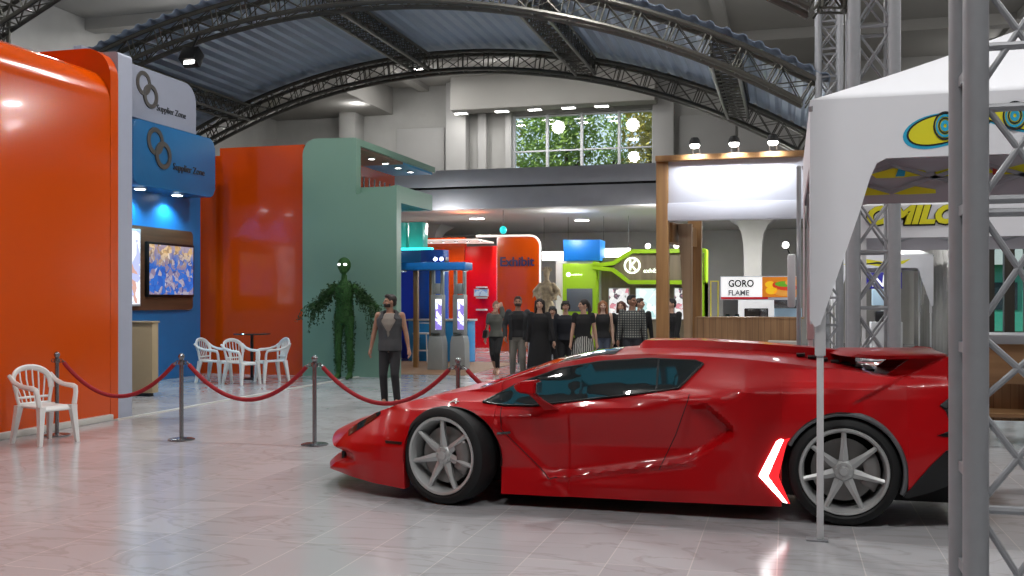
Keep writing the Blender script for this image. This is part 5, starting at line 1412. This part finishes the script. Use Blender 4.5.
obj('windscreen', top_skin(-2.42, -1.32, 26, s1=.9, lift=.004), M_cglass, car)
obj('roof', top_skin(-2.42, .05, 60), M_carp, car)
obj('engine_deck', top_skin(.05, 1.3, 30), M_carp, car)
lou = MB()
for k in range(7):
    x = .1 + k * .085; z = interp(CEN, x); lou.obox((x, CY, z + .002), (.032, 0, .001), (0, .36, 0), (0, 0, .008))
obj('louvres', lou, M_black, car)
# front bumper face with dark intakes, lip
fb = MB()
def front(u, v):
    z = lerp(.165, .36, v); w = lerp(-1, 1, u); y = NY + dside(-3.70, z); yh = CY - y
    return (xwarp(-3.70, z) - .22 * (1 - w * w), CY + w * yh, z)
fb.grid(front, 24, 14); obj('front_bumper', fb, M_carp, car)
for s_ in (-1, 1): obj('intake', MB().obox((-3.70, CY + s_ * .42, .265), (.012, 0, 0), (.06 * s_, .22, 0), (.0, 0, .055)), M_black, car)
obj('splitter', MB().prism([(-3.62, -.66), (-3.85, -.45), (-3.95, 0), (-3.85, .45), (-3.62, .66), (-3.3, .72), (-3.3, -.72)], (0, CY, .13), (1, 0, 0), (0, 1, 0), (0, 0, 1), .03), M_carp, car)
# rear face: black mesh, lights, diffuser
rf = MB()
def rear(u, v):
    z = lerp(.37, 1.12, v); y = NY + dside(1.3, z); w = lerp(-1, 1, u); return (1.3 + .05 * (1 - w * w), CY + w * (CY - y), z)
rf.grid(rear, 20, 12); obj('rear_fascia', rf, M_carp, car)
obj('rear_grille', MB().box(1.33, 1.37, CY - .72, CY + .72, .62, .84, bev=.01), M_black, car)
df = MB()
for k in range(7): df.box(1.0, 1.36, CY - .61 + k * .2, CY - .59 + k * .2, .2, .5)
df.box(.9, 1.34, CY - .75, CY + .75, .36, .40); obj('diffuser', df, M_black, car)
for s_ in (-1, 1):
    obj('tail_light', MB().obox((1.32, CY + s_ * .72, .93), (.03, 0, 0), (-.03 * s_, .14, 0), (0, 0, .03), bev=.008), mat('tail_lamp_red', '7a0408', .2, coat=1.), car)
    obj('exhaust', MB().tube([(1.25, CY + s_ * .14, .56), (1.40, CY + s_ * .14, .56)], [.07, .075], 18), M_chrome, car)
ub = MB(); ub.box(-3.4, 1.25, CY - .62, CY + .62, .13, .62); ub.box(-2.1, -.1, CY - .9, CY + .9, .13, .6); ub.box(-2.0, .3, CY - .55, CY + .55, .62, .88)
obj('underbody', ub, M_matt, car)
# patches laid on the flank: strips between two polylines, following its curvature
def on_side(x, z, off): return Vector((xwarp(x, z), NY + dside(x, z) - off, z))
def strip(A, B_, n=24, m_=6, off=.006, th=.012):
    def along(P, t_):
        L = [0]
        for a, b_ in zip(P, P[1:]): L.append(L[-1] + hypot(b_[0] - a[0], b_[1] - a[1]))
        s_ = t_ * L[-1]
        for i in range(len(P) - 1):
            if s_ <= L[i + 1] + 1e-9:
                u = (s_ - L[i]) / max(L[i + 1] - L[i], 1e-9); return (lerp(P[i][0], P[i + 1][0], u), lerp(P[i][1], P[i + 1][1], u))
        return P[-1]
    mb = MB(); top_, bot_ = [], []
    for i in range(n + 1):
        a, b_ = along(A, i / n), along(B_, i / n)
        top_.append([mb.bm.verts.new(on_side(lerp(a[0], b_[0], j / m_), lerp(a[1], b_[1], j / m_), off)) for j in range(m_ + 1)])
        bot_.append([mb.bm.verts.new(on_side(lerp(a[0], b_[0], j / m_), lerp(a[1], b_[1], j / m_), off - th)) for j in range(m_ + 1)])
    for G, s_ in ((top_, 1), (bot_, -1)):
        for i in range(n):
            for j in range(m_): mb.face([G[i][j], G[i + 1][j], G[i + 1][j + 1], G[i][j + 1]][::s_])
    for i in range(n):
        for j in (0, m_): mb.face([top_[i][j], top_[i + 1][j], bot_[i + 1][j], bot_[i][j]])
    for j in range(m_):
        for i in (0, n): mb.face([top_[i][j], top_[i][j + 1], bot_[i][j + 1], bot_[i][j]])
    return mb
WIN_T = [(-2.31, .80), (-2.07, .935), (-1.74, 1.055), (-1.42, 1.115), (-1.03, 1.145), (-.65, 1.135), (-.62, 1.115)]
WIN_B = [(-2.31, .797), (-2.15, .775), (-1.92, .778), (-1.42, .845), (-1.10, .89), (-.79, .935), (-.62, 1.113)]
# parametrise both edges by the same x so the pane is not sheared
cols = [lerp(-2.31, -.62, k / 30) for k in range(31)]
ti = [(x, interp(WIN_T, x)) for x in cols]; bi = [(x, min(interp(WIN_B, x), interp(WIN_T, x) - .002)) for x in cols]
obj('side_window', strip(ti, bi, 60, 10, .012, .022), M_cglass, car)
wt = MB().tube([on_side(x, z, .008) for x, z in ti] + [on_side(x, z, .008) for x, z in bi[::-1]], .009, 6, closed=True); obj('window_trim', wt, M_black, car)
def mirror_copy(o):
    m_ = o.data.copy(); m_.transform(Matrix.Translation((0, 0, 0)) @ Matrix.Diagonal((1, -1, 1, 1))); m_.flip_normals()
    c = bpy.data.objects.new(o.name.split('.')[0], m_); COL.objects.link(c); c.parent = o.parent
    return c
for o in [c for c in car.children if c.name.split('.')[0] in ('side_window', 'window_trim')]: mirror_copy(o)
obj('window_divider', strip([(-.97, 1.146), (-.96, .905)], [(-.955, 1.146), (-.945, .907)], 12, 1, .0135, .01), M_black, car)
M_wl = mat('white_light_blade', 'ffffff', .3, emit=(1, .95, .95), es=5)
M_rl = mat('red_light_blade', 'ff1a1a', .3, emit=(1, .02, .03), es=.9)
lo = obj('light_blade', strip([(-.045, .605), (-.075, .59), (-.20, .335), (-.03, .155)], [(-.025, .60), (-.035, .58), (-.135, .335), (.0, .15)], 30, 4, .012, .02), M_wl, car); lo['label'] = 'glowing white chevron'
lo = obj('light_blade_edge', strip([(-.025, .60), (-.035, .58), (-.135, .335), (.0, .15)], [(.02, .615), (-.005, .58), (-.062, .335), (.018, .145)], 30, 4, .010, .02), M_rl, car); lo['label'] = 'glowing red inner edge of the chevron'
obj('tail_recess', strip([(1.02, .865), (1.06, .83), (1.10, .70), (1.0, .66)], [(1.12, .93), (1.29, .95), (1.29, .74), (1.29, .62)], 20, 4, .006, .02), M_black, car)
obj('rear_side_diffuser', strip([(.775, .235), (.95, .45), (1.06, .56), (1.29, .58)], [(.80, .225), (.96, .27), (1.12, .33), (1.29, .38)], 20, 5, .010, .02), M_black, car)
obj('tail_badge', strip([(1.02, .87), (1.13, .96)], [(1.06, .85), (1.14, .90)], 6, 2, .014, .01), M_chrome, car)
obj('side_marker', strip([(-3.13, .468), (-2.96, .470)], [(-3.12, .447), (-2.96, .450)], 8, 2, .007, .012), M_black, car)
obj('wing_vent', strip([(-2.17, .575), (-2.07, .583)], [(-2.17, .56), (-2.07, .566)], 6, 2, .008, .012), M_chrome, car)
obj('headlamp', strip([(-3.56, .505), (-3.46, .575), (-3.34, .64), (-3.26, .68)], [(-3.54, .465), (-3.42, .535), (-3.32, .60), (-3.25, .655)], 16, 4, .006, .014), M_cglass, car)
bdg = MB(); bdg.bar(on_side(-2.58, .785, .012), on_side(-2.54, .815, .010), .012, .006); bdg.bar(on_side(-2.54, .815, .010), on_side(-2.52, .785, .012), .012, .006); bdg.bar(on_side(-2.56, .797, .014), on_side(-2.50, .80, .012), .008, .006)
obj('wing_badge', bdg, M_plastic, car)
gap = MB()
for P in ([(-2.14, .60), (-1.76, .23), (-1.70, .245)], [(-.70, .90), (-.71, .85), (-.80, .60), (-.92, .34)], [(-2.14, .60), (-2.16, .76)]):
    Q = []
    for a, b_ in zip(P, P[1:]): Q += [(lerp(a[0], b_[0], k / 10), lerp(a[1], b_[1], k / 10)) for k in range(10)]
    gap.tube([on_side(x, z, .0005) for x, z in Q + [P[-1]]], .0035, 5)
obj('door_gap', gap, M_seam, car)
0 and obj('intake_mouth', strip([(-.50, .79), (-.39, .67), (-.39, .62), (-.60, .48)], [(-.53, .74), (-.44, .66), (-.44, .63), (-.62, .52)], 16, 3, .003, .01), mat('intake_shadow_red', '5c0208', .5), car)
# arch liners
def liner(c, zc, r, s_):
    mb = MB(); y0 = NY + .03 if s_ > 0 else 2 * CY - NY - .03; y1 = y0 + s_ * .46
    def f(u, v):
        a = lerp(-.12, pi + .12, u); return (c + (r + .004) * cos(a), lerp(y0, y1, v), zc + (r + .004) * sin(a))
    mb.grid(f, 36, 4); return mb
for a in (FA, RA):
    for s_ in (1, -1):
        o = obj('arch_liner', liner(*a, s_), M_matt, car)
lipm = MB(); c, zc, r = RA
P = [(c + (r - .012) * cos(a), NY + .035, zc + (r - .012) * sin(a)) for a in [lerp(-.35, 2.7, k / 40) for k in range(41)]]
lipm.tube(P, .022, 8, flat=.8); obj('arch_lip', lipm, M_liner, car)
# wheels
def wheel(cx, cy, cz, Rw, Wd, rz, far, nsp=7):
    t = thing('wheel', None, None, (cx, cy, cz), rz + (pi if far else 0)); t.parent = car; t.location = Vector((cx, cy, cz)) - wloc(car)
    kw = dict(parent=t, world=False); h = Wd / 2; rr_ = Rw * .80
    prof = [(rr_ * .98, -h * .9), (rr_ + .02, -h), (Rw - .03, -h * .97), (Rw - .008, -h * .86), (Rw, -h * .65), (Rw, h * .65), (Rw - .008, h * .86), (Rw - .03, h * .97), (rr_ + .02, h), (rr_ * .98, h * .9)]
    obj('tyre', MB().lathe(prof, seg=64, ax='Y'), M_tyre, **kw) if 0 else None
    ty = MB()
    rs = [[Vector((r_ * cos(2 * pi * k / 64), y, r_ * sin(2 * pi * k / 64))) for k in range(64)] for r_, y in prof]
    ty.rings(rs + [rs[0]], False); obj('tyre', ty, M_tyre, **kw)
    rm = MB()
    pr = [(rr_ * 1.0, -h * .93), (rr_ * .985, -h * .99), (rr_ * .93, -h * .96), (rr_ * .89, -h * .80), (rr_ * .86, h * .8), (rr_ * .98, h * .9)]
    rs = [[Vector((r_ * cos(2 * pi * k / 64), y, r_ * sin(2 * pi * k / 64))) for k in range(64)] for r_, y in pr]
    rm.rings(rs, False); obj('rim', rm, M_rim, **kw)
    yf = -h * .90
    for k in range(nsp):
        a = 2 * pi * k / nsp + pi / 2; d = Vector((cos(a), 0, sin(a))); n_ = Vector((-sin(a), 0, cos(a)))
        sp = MB()
        def sec(r_, w_, y0, th): return [d * r_ + n_ * w_ + Vector((0, y0 + .012, 0)), d * r_ + Vector((0, y0, 0)), d * r_ - n_ * w_ + Vector((0, y0 + .012, 0)), d * r_ - n_ * w_ * .7 + Vector((0, y0 + th, 0)), d * r_ + n_ * w_ * .7 + Vector((0, y0 + th, 0))]
        sp.rings([sec(.04, .034, yf + .035, .05), sec(.10, .032, yf + .02, .05), sec(rr_ * .6, .021, yf + .006, .05), sec(rr_ * .92, .016, yf + .0, .05)])
        obj('spoke', sp, M_rim, **kw)
    hb = MB().lathe([(0, yf + .008), (.03, yf + .008), (.035, yf + .02), (.062, yf + .024), (.078, yf + .04), (.08, yf + .10), (0, yf + .10)], seg=32, ax='Y')
    for k in range(nsp):
        a = 2 * pi * (k + .5) / nsp + pi / 2; hb.lathe([(0, yf + .012), (.009, yf + .012), (.009, yf + .04), (0, yf + .04)], (.055 * cos(a), 0, .055 * sin(a)), 8, 'Y')
    obj('hub', hb, M_rim, **kw)
    obj('brake_disc', MB().lathe([(0, -h * .30), (rr_ * .72, -h * .30), (rr_ * .72, -h * .1), (0, -h * .1)], seg=48, ax='Y'), M_disc, **kw)
    ca = MB()
    for q in range(9):
        pass
    def calf(u, v):
        a = lerp(-.6, .6, u); r_ = lerp(rr_ * .45, rr_ * .80, v); return (r_ * cos(a), -h * .38, r_ * sin(a))
    ca.grid(calf, 10, 2); cc = obj('caliper', ca, mat('caliper_grey', '7c7a79', .4, metal=.4), **kw); cc.modifiers.new('s', 'SOLIDIFY').thickness = -.06
    obj('inner_barrel', MB().lathe([(0, h * .5), (rr_ * .86, h * .5), (rr_ * .86, h * .55), (0, h * .55)], seg=40, ax='Y'), M_matt, **kw)
    return t
wheel(.385, NY + .20, .385, .385, .36, 0, False); wheel(.385, 2 * CY - NY - .20, .385, .385, .36, 0, True)
wheel(-2.575, NY + .11, .382, .382, .29, R(-15), False); wheel(-2.56, 2 * CY - NY - .18, .372, .372, .29, R(-14), True)
# mirrors
def mirror(s_):
    f = lambda x, y, z: Vector((x, NY - y if s_ > 0 else 2 * CY - NY + y, z))
    mb = MB()
    mb.rings([[f(*p) for p in q] for q in ([(-2.00, .02, .945), (-2.0, .12, .945), (-1.99, .12, .962), (-1.99, .02, .962)], [(-1.95, -.02, .90), (-1.95, .17, .905), (-1.94, .17, .985), (-1.94, -.02, .985)], [(-1.82, -.02, .885), (-1.82, .17, .89), (-1.81, .16, .995), (-1.81, -.01, .995)])])
    bmesh.ops.bevel(mb.bm, geom=list(mb.bm.edges), offset=.012, segments=2, affect='EDGES')
    o = obj('wing_mirror', mb, M_carp, car)
    st = MB().rings([[f(*p) for p in q] for q in ([(-1.94, .06, .92), (-1.94, .02, .92), (-1.85, .02, .90), (-1.85, .06, .90)], [(-1.86, .0, .84), (-1.86, -.03, .84), (-1.80, -.03, .84), (-1.80, .0, .84)], [(-1.80, -.06, .755), (-1.80, -.09, .755), (-1.69, -.09, .765), (-1.69, -.06, .765)])])
    c = obj('mirror_arm', st, M_carp, o)
    g = obj('mirror_glass', MB().obox(f(-1.808, .07, .94), (.004, 0, 0), (0, .075, 0), (0, 0, .04)), M_chrome, o)
mirror(1); mirror(-1)
# roof scoop, spine and wing
sc_ = MB()
def ss(x, w_, z0, z1): return [(x, CY - w_, z0), (x, CY - w_ * .8, z1), (x, CY + w_ * .8, z1), (x, CY + w_, z0)]
sc_.rings([ss(-1.17, .28, 1.19, 1.235), ss(-1.13, .30, 1.19, 1.27), ss(-.7, .30, 1.19, 1.275), ss(-.2, .26, 1.15, 1.25), ss(.12, .18, 1.10, 1.225), ss(.36, .14, 1.06, 1.205), ss(.52, .10, 1.04, 1.185)])
obj('roof_scoop', sc_, M_carp, car)
wg = MB()
def wsec(y, x0, x1, z): return [(x0, y, z - .012), (x0 + .05, y, z + .006), (x1 - .03, y, z + .014), (x1, y, z + .004), (x1, y, z - .010), (x0 + .05, y, z - .022)]
wg.rings([wsec(CY - .56, .60, 1.06, 1.18), wsec(CY - .53, .46, 1.12, 1.188), wsec(CY - .46, .38, 1.14, 1.192), wsec(CY, .30, 1.14, 1.194), wsec(CY + .46, .38, 1.14, 1.192), wsec(CY + .53, .46, 1.12, 1.188), wsec(CY + .56, .60, 1.06, 1.18)])
w_o = obj('rear_wing', wg, M_carp, car)
for s_ in (-1, 1):
    y = CY + s_ * .47
    fn = MB().prism([(.66, 1.0), (1.14, .98), (1.12, 1.18), (.90, 1.18)], (0, y - .025, 0), (1, 0, 0), (0, 0, 1), (0, 1, 0), .05); obj('wing_strut', fn, M_carp, car)
# ---------------------------------------------------------------- promotional tents
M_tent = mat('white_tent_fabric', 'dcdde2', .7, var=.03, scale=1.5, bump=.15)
M_tin = mat('tent_fabric_shaded', 'a9a7ad', .8, var=.06, scale=1.5)  # darker copy of the tent fabric, shade put into the colour
M_pole = mat('tent_pole_grey', 'c9cacc', .45, var=.03)
M_yel = mat('print_yellow_ink', 'd8d11a', .6, var=.12, scale=6)
M_cyan = mat('print_cyan_ink', '1f9fc4', .6, var=.2, scale=10)
M_ink = mat('print_black_ink', '16181c', .6)
M_redink = mat('print_red_ink', 'a0302a', .6)
def eye_print(parent, x, z, L, H_, y, flip=1, name='eye_graphic'):
    """yellow almond shape ringed with cyan and black spray lines"""
    def alm(s_, h_): return [(x + flip * L / 2 * s_ * cos(a), z + H_ / 2 * h_ * sin(a) * (1 - .25 * cos(a)) + .04 * cos(a)) for a in [2 * pi * k / 36 for k in range(36)]]
    pl = lambda pts, dy, th, m_, nme: obj(nme, MB().prism(pts, (0, y + dy, 0), (1, 0, 0), (0, 0, 1), (0, 1, 0), th), m_, parent, smooth=0)
    pl([(a - flip * .012, b_ - .008) for a, b_ in alm(1.04, 1.12)], -.002, .002, M_cyan, 'cyan_spray')
    pl(alm(1.0, 1.0), -.0045, .003, M_ink, 'outline'); pl(alm(.95, .9), -.007, .003, M_yel, name)
    cx, cz = x - flip * L * .04, z + .012
    for r0, r1, m_, nme in ((.088, .076, M_ink, 'outer_ring'), (.070, .056, M_cyan, 'spray_ring'), (.050, .041, M_ink, 'inner_ring'), (.034, .012, M_cyan, 'iris_ring')):
        lp = lambda r_: [(cx + r_ * .8 * cos(2 * pi * k / 28), cz + r_ * 1.05 * sin(2 * pi * k / 28)) for k in range(28)]
        obj(nme, MB().holes(lp(r0), lp(r1), (0, y - .011, 0), (1, 0, 0), (0, 0, 1), (0, 1, 0), .004), m_, parent, smooth=0)
def valance(parent, x0, x1, z0, z1, y, th, swoop, name, m_):
    if swoop:
        k = [(x0, z1), (x0, 1.46), (x0 + .025, 1.42), (x0 + .06, 1.44), (x0 + .30, 2.16), (x0 + .37, 2.40), (x0 + .41, 2.49), (x0 + .47, z0)]
        pts = k + [(x0 + x1 - a, b_) for a, b_ in k[::-1]]
    else: pts = [(x0, z0), (x1, z0), (x1, z1), (x0, z1)]
    return obj(name, MB().prism(pts, (0, y, 0), (1, 0, 0), (0, 0, 1), (0, 1, 0), th), m_, parent, smooth=0)
def tent(x0, y0, sz, label, swoop=True, ztop=2.92, zb=2.52, peak=3.66, word=None):
    x1, y1 = x0 + sz, y0 + sz
    t = thing('promotional_tent', label, 'tent', ((x0 + x1) / 2, (y0 + y1) / 2, 0))
    valance(t, x0, x1, zb, ztop, y0 - .006, .012, swoop, 'front_valance', M_tent)
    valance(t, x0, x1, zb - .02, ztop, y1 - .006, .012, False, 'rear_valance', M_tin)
    for x in (x0, x1):
        if swoop:
            k = [(y0, ztop), (y0, 1.46), (y0 + .06, 1.44), (y0 + .12, 1.7), (y0 + .2, 2.4), (y0 + .3, zb)]
            pts = k + [(y0 + y1 - a, b_) for a, b_ in k[::-1]]
        else: pts = [(y0, zb), (y1, zb), (y1, ztop), (y0, ztop)]
        obj('side_valance', MB().prism(pts, (x - .006, 0, 0), (0, 1, 0), (0, 0, 1), (1, 0, 0), .012), M_tent, t, smooth=0)
    cx, cy = (x0 + x1) / 2, (y0 + y1) / 2
    rf = MB(); n = 8
    cs = [(x0 - .006, y0 - .006), (x1 + .006, y0 - .006), (x1 + .006, y1 + .006), (x0 - .006, y1 + .006)]
    for k in range(4):
        a, b_ = cs[k], cs[(k + 1) % 4]
        def f(u, v):
            px_, py_ = lerp(a[0], b_[0], u), lerp(a[1], b_[1], u)
            return (lerp(px_, cx, v), lerp(py_, cy, v), lerp(ztop, peak, v) - .05 * sin(pi * v) * (.3 + .7 * sin(pi * u)))
        rf.grid(f, 10, 10)
    bmesh.ops.remove_doubles(rf.bm, verts=rf.bm.verts, dist=.001)
    r_ = obj('canopy', rf, M_tent, t); r_.modifiers.new('s', 'SOLIDIFY').thickness = .008
    for x, y in ((x0 + .06, y0 + .06), (x1 - .06, y0 + .06), (x0 + .06, y1 - .06), (x1 - .06, y1 - .06)):
        p_ = MB(); p_.box(x - .022, x + .022, y - .022, y + .022, .01, 1.4, bev=.004); p_.box(x - .034, x + .034, y - .034, y + .034, 1.23, 2.9, bev=.004)
        obj('pole', p_, M_pole, t); obj('foot_plate', MB().box(x - .09, x + .05, y - .05, y + .05, 0, .012, bev=.003), M_steel2, t)
    fr = MB()
    for (a, b_) in (((x0, y0), (x1, y0)), ((x1, y0), (x1, y1)), ((x1, y1), (x0, y1)), ((x0, y1), (x0, y0))):
        for i in range(4):
            p, q_ = Vector((*a, 0)).lerp(Vector((*b_, 0)), i / 4), Vector((*a, 0)).lerp(Vector((*b_, 0)), (i + 1) / 4)
            inn = (Vector((cx, cy, 0)) - (p + q_) / 2).normalized() * .05
            fr.bar(p + inn + Vector((0, 0, 2.86)), q_ + inn + Vector((0, 0, 2.60)), .02, .035); fr.bar(p + inn + Vector((0, 0, 2.60)), q_ + inn + Vector((0, 0, 2.86)), .02, .035)
    for x, y in cs: fr.bar((x, y, 2.86), (cx, cy, peak - .12), .025, .035)
    obj('scissor_frame', fr, M_steel2, t)
    return t
t1 = tent(.15, 6.9, 3.05, 'white tent with yellow eye graphics standing over the tail of the red car')
eye_print(t1, .99, 2.70, .50, .19, 6.894, 1); eye_print(t1, 1.36, 2.745, .38, .13, 6.894, -1); eye_print(t1, 1.86, 2.72, .50, .18, 6.894, -1)
for x in (1.0, 1.55, 2.1): # prints showing on the inside of the rear valance
    obj('inner_graphic', MB().prism([(x - .24, 2.78), (x - .05, 2.83), (x + .22, 2.80), (x + .26, 2.76), (x + .02, 2.74), (x - .2, 2.74)], (0, 9.935, 0), (1, 0, 0), (0, 0, 1), (0, 1, 0), .006), M_yel, t1, smooth=0)
    obj('inner_ink', MB().prism([(x - .03, 2.75), (x + .05, 2.75), (x + .06, 2.82), (x, 2.83)], (0, 9.929, 0), (1, 0, 0), (0, 0, 1), (0, 1, 0), .006), M_cyan, t1, smooth=0)
for x in (.72, 1.12, 2.5):
    obj('inner_graphic', MB().prism([(x - .2, 2.60), (x, 2.66), (x + .2, 2.62), (x + .2, 2.585), (x - .1, 2.58)], (0, 9.935, 0), (1, 0, 0), (0, 0, 1), (0, 1, 0), .006), M_yel, t1, smooth=0)
obj('inner_ink', MB().prism([(1.8, 2.74), (1.86, 2.74), (1.86, 2.8), (1.8, 2.8)], (0, 9.932, 0), (1, 0, 0), (0, 0, 1), (0, 1, 0), .003), M_redink, t1, smooth=0)
t2 = tent(.98, 14.9, 3.4, 'white tent reading MILO beyond the tower behind the red car', swoop=False, zb=2.47, peak=3.5)
for nme, m_, sz, dz, dy, in (('letter_shadow', M_ink, .34, -.010, -.008), ('lettering', M_yel, .34, 0, -.020)):
    text(nme, 'OMILO', sz, .004, frontal(1.05, 14.89 + dy, 2.67 + dz), m_, t2, shear=.25, xs=1.12, bold=.018 + .012 * (m_ is M_ink))
t3 = tent(1.3, 30.6, 2.7, 'small white tent farthest back in front of the grey curtain', ztop=2.9, peak=3.5)
obj('graphic', MB().prism([(1.5, 2.62), (2.2, 2.78), (2.9, 2.66), (3.4, 2.78), (3.2, 2.64), (2.6, 2.56), (2.0, 2.66)], (0, 30.585, 0), (1, 0, 0), (0, 0, 1), (0, 1, 0), .006), M_yel, t3, smooth=0)
obj('graphic_ink', MB().prism([(2.0, 2.62), (2.5, 2.70), (3.0, 2.6), (2.5, 2.64)], (0, 30.578, 0), (1, 0, 0), (0, 0, 1), (0, 1, 0), .006), M_ink, t3, smooth=0)
light('AREA', (2.5, 16.6, 2.9), 20, .5)  # added fill inside the second tent, without a lamp fixture

# ---------------------------------------------------------------- sky, sun, camera
W = bpy.data.worlds.new('sky'); SC.world = W; W.use_nodes = True
nt = W.node_tree; bg = nt.nodes['Background']
tc = nt.nodes.new('ShaderNodeTexCoord'); sp = nt.nodes.new('ShaderNodeSeparateXYZ')
rp = ramp(nt, [(0, (.50, .50, .48)), (.5, (.62, .74, .82)), (.75, (.42, .62, .82)), (1, (.3, .5, .78))])
mr = nt.nodes.new('ShaderNodeMapRange'); mr.inputs[1].default_value = -1; mr.inputs[2].default_value = 1
nt.links.new(tc.outputs['Generated'], sp.inputs[0]); nt.links.new(sp.outputs[2], mr.inputs[0]); nt.links.new(mr.outputs[0], rp.inputs[0]); nt.links.new(rp.outputs[0], bg.inputs[0])
bg.inputs[1].default_value = 1.3
sun = light('SUN', (-20, 30, 30), 12, .02, (1, .95, .85), (R(66), 0, R(-80)), name='sun')
cam = bpy.data.cameras.new('camera'); co = bpy.data.objects.new('camera', cam); COL.objects.link(co)
co.location = (0, 0, 1.6); co.rotation_euler = (R(90), 0, R(15.4))
cam.sensor_width = 36; cam.lens = 36 * 1000 / 1024; cam.shift_y = 12 / 1024; cam.clip_end = 300; cam.clip_start = .05
SC.camera = co
vs = SC.view_settings; SC.display_settings.display_device = 'sRGB'
vs.view_transform = 'Standard'; vs.look = 'None'; vs.gamma = 1; vs.exposure = 0.; vs.use_curve_mapping = False
SC.cycles.max_bounces = 8; SC.cycles.diffuse_bounces = 4; SC.cycles.glossy_bounces = 4; SC.cycles.transparent_max_bounces = 12
SC.cycles.caustics_reflective = False; SC.cycles.caustics_refractive = False; SC.cycles.sample_clamp_indirect = 4.
SC.cycles.use_denoising = True
